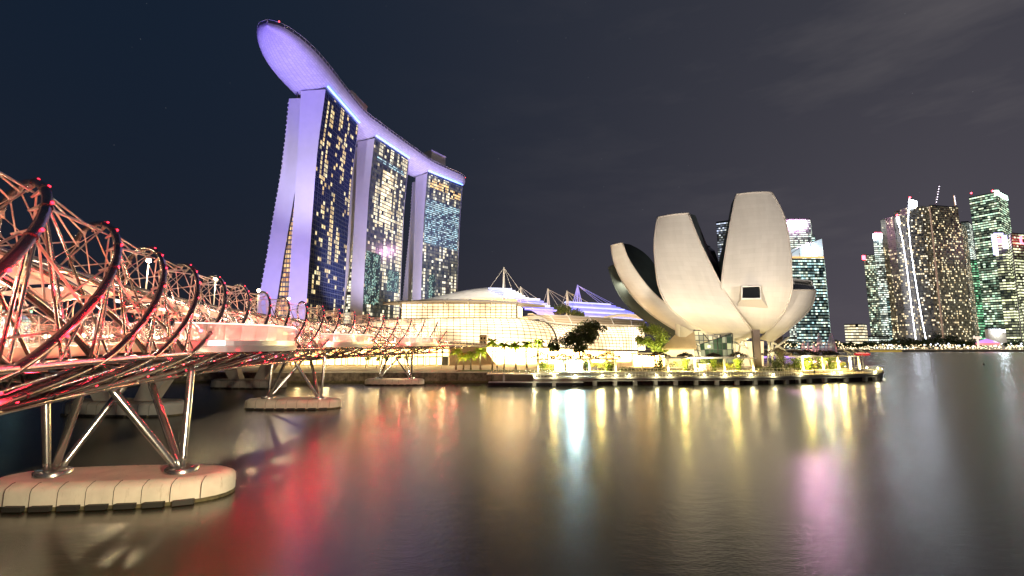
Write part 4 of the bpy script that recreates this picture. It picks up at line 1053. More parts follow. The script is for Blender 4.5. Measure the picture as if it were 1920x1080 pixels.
for (a_, b2) in (((1312, 646, 148), (1373, 625, 147)), ((1373, 625, 147), (1376, 682, 147)), ((1300, 605, 150), (1354, 603, 150)), ((1300, 620, 150), (1353, 618, 150)), ((1354, 603, 150), (1348, 645, 150)), ((1318, 625, 150), (1336, 646, 150)), ((1336, 605, 150), (1342, 620, 150)), ((1305, 650, 149), (1318, 690, 148.5)), ((1330, 640, 147.8), (1334, 686, 147.8)), ((1345, 635, 147.5), (1347, 686, 147.5)), ((1360, 630, 147.3), (1362, 684, 147.3))):
    b.tube([at(*a_), at(*b2)], .14, 5)
b.build('steel_frame', dark_metal, mus)
b = MB(); b.face([at(1268, 625, 150), at(1302, 620, 151), at(1306, 652, 148), at(1241, 653, 146)]); b.face([at(1241, 653, 146), at(1306, 652, 148), at(1306, 655, 148), at(1241, 656, 146)]); b.face([at(1268, 625, 150), at(1241, 653, 146), at(1246, 655, 160), at(1270, 628, 162)])
b.build('entrance_roof', roof_brown, mus)
b = MB(); b.face([at(1266, 607, 150), at(1275, 609, 148), at(1275, 632, 148), at(1266, 628, 150)]); b.face([at(1275, 609, 148), at(1300, 622, 150), at(1286, 632, 149.5), at(1275, 632, 148)]); b.build('ventilation_hood', skinw, mus)
b = MB(); b.face([at(1246, 656, 150), at(1304, 655, 150), at(1304, 692, 150), at(1246, 692, 150)], [(0, 0), (12, 0), (12, 6), (0, 6)]); b.build('lobby_wall', pmat('lobby_glow', (.5, .45, .35), .6, emit=(1, .78, .42), es=.75), mus); b = MB(); b.face([at(1376, 640, 164), at(1432, 640, 164), at(1432, 692, 164), at(1376, 692, 164)], [(0, 0), (12, 0), (12, 6), (0, 6)])
b.build('lobby_wall', MAT['lobby_glow'], mus)
# museum floodlights
for (P, t_, pw, a_, c) in (((52, 128, 4), (60, 146, 24), 20000, 100, (1, .8, .52)), ((84, 127, 4), (78, 142, 22), 19000, 100, (1, .78, .5)), ((2, 136, 8), (42, 162, 34), 190000, 34, (1, .86, .68)), ((104, 140, 4), (96, 150, 20), 6500, 90, (1, .78, .5)),
                           ((10, 60, 14), (70, 145, 40), 290000, 40, (1, .88, .74)), ((120, 60, 30), (80, 145, 45), 190000, 45, (1, .87, .76))):
    lamp('SPOT', P, pw, c, 1.5, t_, a_, .7)
for (px, py, Y) in ((1340, 650, 145), (1300, 668, 143), (1410, 640, 158), (1440, 665, 156), (1385, 668, 158)): lamp('POINT', at(px, py, Y), 700, (1, .78, .42), .5)

# ------------------------------------------------------------------ waterfront: seawall, boardwalk, pergolas
sw = thing('seawall', 'weathered stone seawall along the promenade below the glass hall', 'seawall', (-60, 130, 0))
b = MB()
for i in range(60):
    x = -190 + i * 3.1; b.box((x, 129.75 + random.uniform(-.04, .04), .7), (3.06, .7, 4.0))
b.build('stone_wall', stone, sw); b = MB(); b.box((-97, 129.8, 2.83), (187, 1.1, .3)); b.build('coping', concrete, sw)
b = MB(); b.box((-97, 129.32, .15), (186, .06, .7)); b.build('tide_stain', algae, sw)
edge = [ground(915, 722), ground(1000, 724), ground(1100, 723.5), ground(1200, 722.5), ground(1300, 722), ground(1400, 721.5), ground(1480, 720), ground(1540, 717), V((104.5, 134.5, 0)), V((112, 139.5, 0)), V((118, 147, 0)), V((121.5, 154, 0)), V((119, 163, 0)), V((110, 174, 0)), V((99, 186, 0))]
E_ = spl(edge, 110)
def inward(i):
    a, c = E_[max(i - 1, 0)], E_[min(i + 1, 110)]; d = (c - a); d.z = 0; d.normalize(); return V((-d.y, d.x, 0))
bw = thing('boardwalk', 'long low boardwalk curving round the museum point above the water, on short piles', 'boardwalk', (50, 122, 0))
i0 = 8
b = MB(); b.grid([[E_[i] + V((0, 0, 2.2)), E_[i] + inward(i) * 7.5 + V((0, 0, 2.2))] for i in range(i0, 111)], smooth=False); b.build('deck', timber, bw)
b = MB(); b.grid([[E_[i] + V((0, 0, 2.24)), E_[i] + inward(i) * -.12 + V((0, 0, 2.24)), E_[i] + inward(i) * -.12 + V((0, 0, 1.75)), E_[i] + inward(i) * .3 + V((0, 0, 1.7)), E_[i] + inward(i) * .3 + V((0, 0, 1.1)), E_[i] + inward(i) * 2 + V((0, 0, 1.1))] for i in range(i0, 111)], smooth=False); b.build('edge_beam', concrete, bw)
b = MB()
for i in range(i0, 111, 3): p = E_[i] + inward(i) * .75; b.box((p.x, p.y, .2), (.9, .9, 1.9), atan2(inward(i).y, inward(i).x))
b.build('pile', concrete, bw)
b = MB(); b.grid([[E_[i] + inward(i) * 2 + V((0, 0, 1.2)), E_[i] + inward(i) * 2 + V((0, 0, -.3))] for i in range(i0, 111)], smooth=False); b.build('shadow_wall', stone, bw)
b = MB(); b.grid([[E_[i] + inward(i) * 6.8 + V((0, 0, 2.2)), E_[i] + inward(i) * 6.8 + V((0, 0, 2.6)), E_[i] + inward(i) * 7.4 + V((0, 0, 2.6)), E_[i] + inward(i) * 7.4 + V((0, 0, 3.0)), E_[i] + inward(i) * 11 + V((0, 0, 3.0))] for i in range(i0, 111)], smooth=False); b.build('step', concrete, bw)
b = MB()
for i in range(i0, 111): 
    p = E_[i] + inward(i) * .35; q = E_[min(i + 1, 110)] + inward(min(i + 1, 110)) * .35
    b.tube([p + V((0, 0, 2.2)), p + V((0, 0, 3.25))], .045, 4); 
    m_ = (p + q) / 2; b.tube([m_ + V((0, 0, 2.2)), m_ + V((0, 0, 3.25))], .045, 4)
for z in (2.6, 2.95, 3.28): b.tube([E_[i] + inward(i) * .35 + V((0, 0, z)) for i in range(i0, 111)], .03, 4)
b.build('railing', alu, bw)
# globe lamps along the boardwalk edge
lp = thing('bollard_lamp', 'x', 'lamp', (0, 0, 0), 'low lamps along the boardwalk edge')
local(MB().tube([(0, 0, 0), (0, 0, .55)], .07, 6).build('post', dark_metal, lp)); local(MB().ball((0, 0, .62), .15, 10, 6).build('globe', emis('edge_lamp_globe', (1, .84, .34), 190), lp))
ORD = 'first second third fourth fifth sixth seventh eighth ninth tenth eleventh twelfth thirteenth fourteenth fifteenth sixteenth seventeenth eighteenth nineteenth twentieth twenty-first twenty-second twenty-third twenty-fourth twenty-fifth'.split()
used = False
LX = [958, 982, 1040, 1082, 1128, 1152, 1182, 1233, 1258, 1310, 1355, 1400, 1443, 1496, 1552, 1567, 1582, 1607, 1618, 1633, 1641, 1647]
for n_, px in enumerate(LX):
    best = min(range(i0, 100), key=lambda i: abs(960 + F * (E_[i].x) / (E_[i].y * cos(PITCH)) - px) + (0 if i < 96 else 50)); p = E_[best] - inward(best) * .3
    o = lp if not used else copy_tree(lp); used = True; o.location = (p.x, p.y, 2.0); lamp('POINT', (p.x, p.y - .5, 2.5), 130, (1, .92, .62), .15); o['label'] = ORD[n_] + ' from the left of the small bright lamps on the boardwalk edge'
# floating jetty with gangway
jt = thing('floating_jetty', 'low floating jetty with pale railings and a sloping gangway at the seawall', 'jetty', at(960, 720, 121))
a, c = ground(913, 727), ground(1092, 722); b = MB(); b.box(((a.x + c.x) / 2, 120.5, .45), (c.x - a.x, 3.2, .7)); b.build('pontoon', dark_metal, jt)
b = MB(); b.box(((a.x + c.x) / 2, 120.5, .86), (c.x - a.x - .2, 3.4, .1)); b.build('walkway', white_paint, jt)
for x in (a.x + 4, a.x + 12, (a.x + c.x) / 2): MB().box((x, 122.5, 1.4), (.5, .5, 3)).build('guide_pile', white_paint, jt)
b = MB()
for x in [a.x + 2.0 + 1.6 * i for i in range(9)]: b.tube([(x, 124.0, 2.9), (x, 124.0, 3.9)], .04, 4)
b.build('railing_posts', white_paint, jt)
b = MB(); g0, g1 = V((a.x + 14, 121.6, 1.0)), V((c.x - .5, 121.6, 1.5))
for z in (0, 1.1): b.tube([g0 + V((0, 0, z)), g1 + V((0, 0, z))], .06, 5)
for i in range(9):
    p, q = g0.lerp(g1, i / 8), g0.lerp(g1, min(1, (i + 1) / 8)); b.tube([p, p + V((0, 0, 1.1))], .04, 4); b.tube([p, q + V((0, 0, 1.1))], .035, 4)
b.build('gangway_rail', white_paint, jt)
b = MB(); b.box((a.x + 9, 124.2, 2.75), (19, 5, .25)); b.build('landing', alu, jt)
b = MB(); b.face([(a.x - .4, 121.7, 2.9), (a.x + 18.5, 121.7, 2.9), (a.x + 18.5, 121.7, 3.9), (a.x - .4, 121.7, 3.9)]); b.build('glass_railing', glass_rail, jt)

# foliage
def tree(label, loc, h, crowns, leaf, size, n, cat='tree', group=None, name='broadleaf_tree', trunk_r=.35, sub=11, seed=1):
    rnd = random.Random(seed); root = thing(name, label, cat, loc, group); L0_ = V(loc)
    t = MB(); fork = L0_ + V((rnd.uniform(-.3, .3), 0, h * .42)); t.tube([L0_, L0_ + V((.1, 0, h * .2)), fork], trunk_r, 8, rs=[trunk_r * 1.2, trunk_r, trunk_r * .8])
    cm = MB()
    for (ox, oy, oz, r) in crowns:
        c = L0_ + V((ox, oy, oz)); t.tube([fork - V((0, 0, .3)), fork.lerp(c, .55) + V((0, 0, -.1 * r)), c], trunk_r * .4, 6, rs=[trunk_r * .6, trunk_r * .35, trunk_r * .12])
        for _ in range(sub):
            d = V((rnd.gauss(0, 1), rnd.gauss(0, 1), rnd.gauss(0, .7))).normalized() * r * rnd.uniform(.35, .95); q = c + V((d.x, d.y, d.z * .7))
            t.tube([c - V((0, 0, r * .3)), q], trunk_r * .12, 4, False, rs=[trunk_r * .2, trunk_r * .06])
            clump(cm, q, r * rnd.uniform(.38, .62), int(n / sub), size, rnd, .8, .15)
    t.build('trunk', bark, root); cm.build('crown', leaf, root); return root
def gz(px, py, Y, z): q = at(px, py, Y); return V((q.x, Y, z))
tree('higher of the two dark trees in front of the glass hall', gz(1088, 690, 142, 2.9), 13.5, [(1.5, 0, 12.4, 4.2), (5, 0, 12.0, 3.6), (-.5, 0, 9.8, 2.8), (3.5, 0, 9.6, 2.4)], leaf_dark, .55, 1500, seed=3)
tree('lower spreading dark tree left of the taller dark one, in front of the glass hall', gz(1072, 690, 139, 2.9), 9.5, [(-3.2, 0, 8.2, 3.0), (-.2, 0, 9.2, 3.2), (-5.5, 0, 6.6, 1.9), (2.6, 0, 6.8, 2.4)], leaf_dark, .5, 1100, seed=4)
tree('bright lime-green lit tree just left of the museum entrance roof', gz(1228, 692, 148, 2.9), 14, [(-1, 0, 12.2, 3.3), (2.0, 0, 10.0, 3.2), (-3.0, 0, 8.6, 2.6), (0, 0, 7.4, 2.6), (2.4, 0, 6.0, 2.0)], leaf_lime, .5, 1200, trunk_r=.25, seed=5)
lamp('SPOT', gz(1222, 690, 143, 3.1), 14000, (1, .9, .5), .4, gz(1230, 640, 148, 11), 80, .6)
for k, (px, py, Y, r, lab) in enumerate(((1112, 578, 240, 4.5, 'dark rounded tree on the hall roof beside the second pair of masts'), (1126, 584, 236, 3.4, 'smaller dark roof tree just right of the rounded one'), (1078, 574, 236, 3.6, 'sparse dark tree on the hall roof between two white masts'), (1052, 578, 234, 3.2, 'dark roof tree at the foot of the left white mast, close to the stepped tip'))):
    q = at(px - 60 * 0, py, Y); q = at({0: 1072, 1: 1080, 2: 1050, 3: 1041}[k], py, Y); tree(lab, (q.x, Y, q.z - r * 1.6), r * 2, [(0, 0, r * 1.3, r), (r * .8, 0, r * 1.1, r * .7)], leaf_dark, .7, 360, group='trees on the hall roof', seed=20 + k, sub=5)
# palms
palm_leaf = leafmat('palm_fronds', (.22, .34, .02), (.42, .48, .05))
def palm(seed, h):
    rnd = random.Random(seed); root = thing('palm_tree', 'x', 'palm tree', (0, 0, 0), 'row of palms before the glass hall')
    local(MB().tube([(0, 0, 0), (.05, 0, h * .1), (.1, 0, h * .5), (.05, 0, h * .82), (0, 0, h * .86)], .2, 8, rs=[.36, .26, .2, .17, .14]).build('trunk', palmbark, root))
    c = MB()
    for k in range(26):
        az = 2 * pi * k / 26 + rnd.uniform(-.2, .2); el = rnd.uniform(-.25, 1.45); ln_ = rnd.uniform(1.9, 2.5); pts = []
        for i in range(8):
            u = i / 7; r = ln_ * u * cos(el * (1 - .35 * u)); z = h * .86 + ln_ * (sin(el) * u - (.62 + .2 * (1 - el)) * u * u); pts.append(V((r * cos(az), r * sin(az), z)))
        c.tube(pts, .035, 4, False)
        side = V((-sin(az), cos(az), 0))
        for i in range(1, 8):
            for sg in (-1, 1):
                for q in (0, .5):
                    p = pts[i - 1].lerp(pts[i], q); l = .8 * (1 - abs(i / 7 - .45)) ; d = (pts[i] - pts[i - 1]).normalized()
                    e = p + side * sg * l * .75 + d * l * .4 - V((0, 0, l * .45)); c.face([p, p + d * .24, e + d * .08, e])
    local(c.build('crown', palm_leaf, root)); return root
PL = [(855, 654, 'pale palm nearest the end of the spiral bridge, leftmost of the row'), (869, 662, 'low palm second from the spiral bridge end'), (883, 660, 'low palm third from the spiral bridge end'), (901, 652, 'palm directly in front of the small stone tower'), (923, 632, 'tallest palm, immediately right of the small stone tower'), (945, 641, 'compact palm second to the right of the stone tower'), (967, 640, 'slender palm in the middle of the tall right-hand five'), (988, 638, 'full palm, second from the right end of the row'), (1010, 633, 'rightmost palm beside the first vine-covered pergola')]
for k, (px, py, lab) in enumerate(PL):
    Y = 141; top_ = at(px, py, Y).z; pm = palm(60 + k, (top_ - 2.9) * 1.0); pm.location = gz(px, 692, Y, 2.9); pm['label'] = lab; pm.rotation_euler[2] = k * 1.3
for x in (-16, -12, -8, -4, 0, 4, 8): lamp('SPOT', (x, 135.5, 3.1), 9000, (1, .9, .45), .3, (x + 1, 141, 11), 80, .7)

# pergolas with vine-covered funnels
vine = leafmat('vine_leaves', (.09, .13, .012), (.22, .22, .02))
def pergola(label, pxs, py_roof, Y0, Y1, funnels, roofdrop=0):
    pL, pR = pxs[0], pxs[-1]
    root = thing('pergola', label, 'pergola', gz((pL + pR) / 2, 695, (Y0 + Y1) / 2, 2.9), 'white pergolas on the museum promenade')
    A, B = at(pL, py_roof, Y0), at(pR, py_roof, Y1); d = (B - A); ang = atan2(d.y, d.x); ln_ = d.length; mid = (A + B) / 2; u = d.normalized(); nrm = V((-u.y, u.x, 0))
    b = MB(); b.box(mid + nrm * 1.6, (ln_ + 1.6, 4.2, .22), ang); b.build('roof_frame', white_paint, root)
    b = MB()
    for i in range(int(ln_ / .8)): q = A + u * (i * .8) + V((0, 0, .22)) + nrm * 1.6; b.box(q, (.12, 4.8, .2), ang)
    b.build('slats', white_paint, root)
    for px in pxs:
        t_ = (px - pL) / (pR - pL); p = A.lerp(B, t_)
        MB().box((p.x, p.y, (p.z + 2.9) / 2), (.42, .42, p.z - 2.95), ang).build('post', white_paint, root)
        lamp('POINT', (p.x + .1, p.y - .6, 3.6), 420, (1, .74, .26), .25)
    for (px, lab, dark, w_) in funnels:
        t_ = (px - pL) / (pR - pL); p = A.lerp(B, t_) + nrm * 3.3
        fr = thing('vine_funnel', lab, 'vine', (p.x, p.y, 2.9), 'vine-covered funnels growing through the pergolas'); rnd = random.Random(int(px)); m_ = MB()
        for z in range(13):
            f = z / 12; r = (.75 + 1.0 * f ** 2.2) * w_
            clump(m_, (p.x, p.y, 3.1 + f * (p.z - 3.2)), r, 60, .42, rnd, .6)
        m_.build('foliage', leaf_mid if not dark else leaf_dark, fr)
        m_ = MB()
        for q in range(7): clump(m_, (p.x + (q - 3) * .72 * w_, p.y, p.z + .45 + .95 * w_ * (1 - abs(q - 3) / 3.2)), .85, 80, .36, rnd, .5)
        m_.build('top_growth', leaf_brown, fr)
    m_ = MB(); rnd = random.Random(int(pL)); n_ = int(ln_ / .8)
    for i in range(n_):
        q = A + u * (i * .8 + .4) + nrm * (4.4 + rnd.uniform(-.4, .8)); clump(m_, (q.x, q.y, 3.4 + rnd.uniform(0, 1.5)), .9, 60, .34, rnd, .9)
    sb = m_.build('planting_bed', vine); tag(sb, 'leafy yellow-green planting bed lit from below behind the ' + label.split(',')[0].replace('pergola', 'pergola posts'), 'plants', 'lit planting beds behind the pergolas')
    for i in range(3): q = A + u * (ln_ * (.2 + .3 * i)) + nrm * 3.2; lamp('POINT', (q.x, q.y - 1.5, 5.0), 3600, (1, .76, .22), .5)
    return root
pergola('left pergola, with a bright white kiosk between its posts', [1009, 1057, 1105, 1154], 674, 131, 131, [(1019, 'dark-topped vine funnel at the left end of the left pergola', False, 1.35), (1053, 'low dark-topped vine funnel left of the white kiosk', True, 1.0), (1104, 'low dark-topped vine funnel right of the white kiosk', True, 1.0), (1146, 'wide dark-topped vine funnel at the right end of the left pergola', False, 1.5)])
pergola('middle pergola, long and pale in front of the museum entrance', [1252, 1302, 1357, 1411], 671.5, 131, 132, [(1243, 'dark green vine column at the left end of the middle pergola', True, 1.2), (1294, 'amber-lit vine column beside the second post of the middle pergola', False, .8), (1348, 'narrow vine column behind the stone planter', False, .7), (1395, 'broad vine column near the right end of the middle pergola', False, 1.0)])
pergola('right pergola, curving out to the round point with bright posts', [1504, 1540, 1569, 1592, 1610], 668.5, 133, 142, [(1478, 'tall dark vine column at the left end of the right pergola', True, 1.7), (1513, 'dark mounded vine funnel above the bright first post of the right pergola', False, 1.2), (1532, 'tallest dark mounded vine funnel on the right pergola', False, 1.3), (1560, 'dark mounded vine funnel near the middle of the right pergola', True, 1.2), (1577, 'small dark vine funnel toward the point on the right pergola', True, 1.0)])
for x in (-60, -45, -30, -14): lamp('SPOT', (x, 118, 7.5), 2200, (1, .78, .45), .3, (x, 129.5, .5), 100, .9)  # unseen spots added over the water to brighten the seawall face
# kiosk
kq = gz(1077, 690, 133.5, 2.9); ks = thing('kiosk', 'brilliant white lit kiosk standing under the left pergola', 'kiosk', kq)
b = MB(); b.box((kq.x, 134.5, 4.5), (4.6, 2.4, 3.1)); b.build('wall', white_paint, ks)
b = MB(); b.box((kq.x, 133.26, 4.6), (4.2, .04, 2.5)); b.build('lit_display', emis('kiosk_display', (.50, .86, 1), 110), ks); b = MB(); b.box((kq.x - 4.6, 133.4, 4.5), (1.9, .1, 2.9)); b.build('side_display', emis('kiosk_side', (.5, .9, .9), 22), ks)
lamp('POINT', (kq.x - 1, 131.2, 5.4), 500, (.75, .95, 1), .3)
# stone planter and its bush
pq = gz(1321, 690, 132.5, 2.95); pl = thing('stone_planter', 'round pale stone planter on the promenade with a dark bush in it', 'planter', pq)
b = MB(); b.lathe(pq, [(1.55, 0), (1.6, .3), (1.45, .9), (1.5, 1.3), (1.75, 2.1), (1.65, 2.15), (1.3, 1.95), (0, 1.9)], 24); b.build('bowl', pmat('planter_stone', (.5, .4, .28), .5, .2), pl)
b = MB(); clump(b, pq + V((0, 0, 2.7)), 1.15, 500, .3, random.Random(5), .8); o = b.build('round_bush', leaf_dark); tag(o, 'clipped dark round bush growing in the stone planter', 'bush')
# hedges
def hedge(px0, px1, Y, h, label, z=2.95):
    a, c = gz(px0, 690, Y, z), gz(px1, 690, Y, z); rnd = random.Random(int(px0 + h * 10)); m_ = MB(); n_ = int((c.x - a.x) / .5)
    for i in range(n_): clump(m_, (a.x + (i + .5) * (c.x - a.x) / n_, Y, z + h * .5), .62, 34, .24, rnd, h / 1.24)
    o = m_.build('hedge', leaf_dark); tag(o, label, 'hedge', 'clipped hedges on the promenade')
hedge(1162, 1246, 132.5, 1.1, 'long dark hedge between the left and middle pergolas'); hedge(1163, 1187, 137, 1.2, 'short upper hedge right of the left pergola'); hedge(1207, 1240, 137, 1.2, 'short upper hedge close to the middle pergola')
hedge(1418, 1482, 133.5, 1.2, 'long dark hedge between the middle and right pergolas'); hedge(1444, 1474, 137.5, 1.5, 'raised hedge behind the long one, left of the dark vine column'); hedge(1432, 1446, 139, 1.1, 'small hedge by the museum columns')
b = MB(); b.face([(-16, 131, 2.93), (16, 128.6, 2.93), (16, 138, 2.93), (-16, 138, 2.93)]); o = b.build('lawn', grass); tag(o, kind='structure')
# promenade railing posts and lamp posts
rl = thing('promenade_railing', 'pale thin railing running along the top of the promenade by the hedges', 'railing', (40, 130, 2.9)); b = MB()
for px in range(925, 1500, 7):
    q = gz(px, 695, 128.8 if px > 985 else 130.9, 2.9); b.tube([q, q + V((0, 0, 1.1))], .05, 4)
b.tube([gz(985, 695, 128.8, 3.95), gz(1497, 695, 128.8, 3.95)], .04, 4); b.build('rails', alu, rl)
lp2 = thing('lamp_post', 'x', 'street lamp', (0, 0, 0), 'lamp posts along the promenade')
local(MB().tube([(0, 0, 0), (0, 0, 7.2)], .09, 6).build('pole', alu, lp2)); local(MB().ball((0, 0, 7.4), .36, 10, 6).build('lantern', warm_lamp, lp2))
used = False
for px, Y, lab in ((1040, 139, 'tall globe lamp post left of the kiosk, in front of the dark trees'), (1052, 139.5, 'second globe lamp post close left of the kiosk'), (578, 150, 'lamp post behind the seawall, seen under the left part of the spiral bridge'), (612, 150, 'lamp post behind the seawall, left of the spiral bridge legs over it'), (546, 150, 'lamp post behind the seawall, farthest left under the bridge deck'), (652, 150, 'lamp post beside the planters behind the seawall'), (828, 147, 'lamp post near the end of the spiral bridge'), (1166, 150, 'lamp post behind the short upper hedge')):
    o = lp2 if not used else copy_tree(lp2); used = True; o.location = gz(px, 690, Y, 2.9); o['label'] = lab
for px in (560, 610, 660, 710, 770, 830): q = gz(px, 690, 150, 7.5); lamp('POINT', q, 700, (1, .74, .32), .3)
for k, (px, lab) in enumerate(((706, 'leafy young tree behind the seawall left of the small footbridge pier'), (722, 'slim young tree above the small footbridge pier'), (742, 'bushy yellow-lit tree behind the legs of the small pier'), (685, 'small yellow-green tree on the promenade under the spiral bridge'), (760, 'small tree right of the legs of the small pier'))):
    tree(lab, gz(px, 690, 150, 2.9), 5.5, [(0, 0, 4.4, 1.5), (.6, 0, 3.2, 1.1)], leaf_lime, .35, 260, group='young trees behind the seawall', name='young_tree', trunk_r=.1, sub=4, seed=70 + k)
# flowerpots by the left promenade
# timber kiosk at the terrace
tk = thing('terrace_bar', 'small white terrace bar with lit shelves behind the upper hedges', 'bar', gz(1218, 685, 158, 2.9)); q = gz(1218, 685, 158, 2.9)
b = MB(); b.box(q + V((0, 0, 4.6)), (13, 4, .4)); 
for x in (-6, -3, 3, 6): b.box(q + V((x, -1.6, 2.3)), (.4, .4, 4.4))
b.build('frame', white_paint, tk); b = MB(); b.box(q + V((0, 1, 2)), (11, .3, 3.6)); b.build('lit_shelves', mall_front, tk)

# ------------------------------------------------------------------ business district across the bay
def city(label, A, B, C, ytop, mat, name='office_tower', crown=None, yC=None, group='office towers across the bay', side=None, base=2.4):
    """A, B, C: (px, Y) of three visible roof corners, B the nearest edge"""
    PB = at(B[0], ytop, B[1]); zt = PB.z
    def corner(px, Y):
        # same height zt at depth Y
        fw = Y * cos(PITCH) + (zt - H) * sin(PITCH); return V(((px - 960) / F * fw, Y, 0))
    a, b_, c = corner(*A), corner(*B), corner(*C); d = a + c - b_
    root = thing(name, label, 'building', (b_.x, b_.y, base), group)
    poly = [(a.x, a.y), (b_.x, b_.y), (c.x, c.y), (d.x, d.y)]
    m_ = MB(); m_.prism(poly, base, zt, top=False, bottom=False); m_.build('facade', mat, root)
    m_ = MB(); cx_, cy_ = (a.x + c.x) / 2, (a.y + c.y) / 2
    m_.prism([(cx_ + (x - cx_) * 1.01, cy_ + (y - cy_) * 1.01) for x, y in poly], zt - .1, zt + 1.8); m_.build('roof', dark_metal, root)
    return root, zt, (a, b_, c, d)
OA, OB = (.75, 1, .75), (1, .92, .6)
om = {}
om['green'] = winmat('office_green', 3.4, 4.3, .32, (.60, 1, .70), (.95, 1, .66), 1.08, rowp=.32, seed=51, glass=(.02, .06, .055), framecol=(.02, .035, .03), frame=(.05, .28), dim=.26)
om['green2'] = winmat('office_deep_green', 3.4, 4.4, .4, (.2, 1, .45), (.6, 1, .6), 0.76, rowp=.3, seed=52, glass=(.01, .07, .035), frame=(.06, .3), dim=.26)
om['amber'] = winmat('flats_amber', 2.6, 3.5, .17, (1, .72, .36), (1, .95, .75), 1.21, seed=53, glass=(.05, .058, .065), frame=(.10, .22), framecol=(.17, .16, .16), clus=.4, dim=.13)
om['amber2'] = winmat('flats_amber_warm', 2.6, 3.5, .2, (1, .72, .36), (1, .92, .6), 1.15, seed=54, glass=(.07, .07, .072), frame=(.10, .22), framecol=(.22, .19, .17), clus=.4, dim=.13)
om['teal'] = winmat('office_teal', 3.2, 4.2, .34, (.55, .95, 1), (.9, 1, .72), 1.15, rowp=.3, seed=55, glass=(.03, .10, .14), frame=(.05, .3), framecol=(.02, .05, .06), dim=.26)
om['white'] = winmat('office_white', 3.0, 3.8, .55, (.75, .95, .85), (1, 1, .8), 1.15, rowp=.3, seed=56, glass=(.03, .05, .05), frame=(.06, .26), clus=.5, dim=.26)
om['dark'] = winmat('office_dark', 2.8, 3.8, .26, (.7, 1, .75), (1, .95, .6), 1.08, rowp=.1, seed=57, glass=(.012, .02, .025), frame=(.1, .25), clus=.6, dim=.26)
om['lemon'] = winmat('office_lemon', 3.6, 4.4, .3, (.95, 1, .5), (1, 1, .7), 1.15, rowp=.42, seed=58, glass=(.025, .055, .055), frame=(.04, .3), dim=.26)
om['blue'] = winmat('office_blue', 3.0, 4.0, .3, (.6, .7, 1), (.9, .95, .8), 0.89, rowp=.3, seed=59, glass=(.012, .03, .06), frame=(.06, .3), dim=.26)
def sign(root, px0, px1, py0, py1, Y, mat, name='sign', dz=0):
    a, c = at(px0, py1, Y), at(px1, py0, Y); b = MB(); b.box(((a.x + c.x) / 2, Y, (a.z + c.z) / 2), (abs(c.x - a.x), 1.2, abs(c.z - a.z))); return b.build(name, mat, root)
pinkw = emis('sign_pinkish_white', (1, .50, .80), 110); coolw = emis('sign_cool_white', (.8, .92, 1), 60); redl = emis('red_sign', (1, .04, .06), 14); greenw = emis('crown_pale_green', (.6, 1, .75), 10)
whitecrown = emis('crown_white', (.85, .95, 1), 14); lilac = emis('sign_lilac', (.55, .5, 1), 3)
def beacon(root, px, py, Y, r=1.3): b = MB(); b.ball(at(px, py, Y), r, 8, 5); b.build('beacon', redl, root)
r_, zt, c_ = city('slim dark blue tower seen between two museum petals', (1343, 760), (1366, 750), (1392, 790), 415, om['blue'])
r_, zt, c_ = city('tower with glowing pinkish white sign at its top behind the tallest petal', (1465, 840), (1519, 835), (1521, 870), 411, om['white']); sign(r_, 1481, 1511, 414, 425, 832, pinkw)
city('lower wing beside the tower with the pinkish sign', (1500, 838), (1527, 838), (1529, 870), 442, om['teal'])
r_, zt, c_ = city('teal tower with slanting glass crown, right beside the short museum petal', (1483, 640), (1545, 640), (1547, 690), 484, om['teal'], name='office_tower')
cr = MB(); cg = pmat('crown_glass_lit', (.5, .55, .6), .3, emit=(.75, .9, 1), es=.55)
pp = [at(1483, 484, 639), at(1484, 475, 639), at(1498, 465, 639), at(1520, 455, 639), at(1541, 447, 639), at(1545, 484, 639)]; cr.face(pp); cr.face([p + V((0, 30, 0)) for p in reversed(pp)])
for i in range(5): cr.face([pp[i], pp[i + 1], pp[i + 1] + V((0, 30, 0)), pp[i] + V((0, 30, 0))])
cr.build('glass_crown', cg, r_); cr = MB()
for i in range(1, 5): cr.tube([pp[i] - V((0, .3, 0)), V((pp[i].x, pp[i].y - .3, pp[0].z))], .4, 4)
cr.tube([p - V((0, .3, 0)) for p in pp[1:5]], .5, 4); cr.build('crown_frame', steel_matte, r_)
sign(r_, 1513, 1534, 467, 473, 637, coolw); sign(r_, 1486, 1544, 481, 484, 637, emis('orange_band', (1, .5, .15), 1.2), 'lit_band')
r_, zt, c_ = city('slim dark tower with a small red emblem at its left top corner', (1619, 810), (1640, 806), (1642, 830), 479, om['dark']); sign(r_, 1617, 1622, 479, 487, 804, redl)
r_, zt, c_ = city('pale tower with a dazzling white sign above jagged lit floors', (1637, 800), (1665, 798), (1668, 830), 447, om['white']); sign(r_, 1638, 1664, 439, 447, 797, coolw); sign(r_, 1640, 1666, 436, 438, 797, redl, 'red_line')
city('grey-green tower wedged between the white-sign tower and the tall curved flats', (1660, 820), (1682, 818), (1690, 850), 456, om['dark'])
city('low rounded teal office block in front of the white-sign tower', (1662, 778), (1696, 776), (1700, 800), 560, om['teal'])
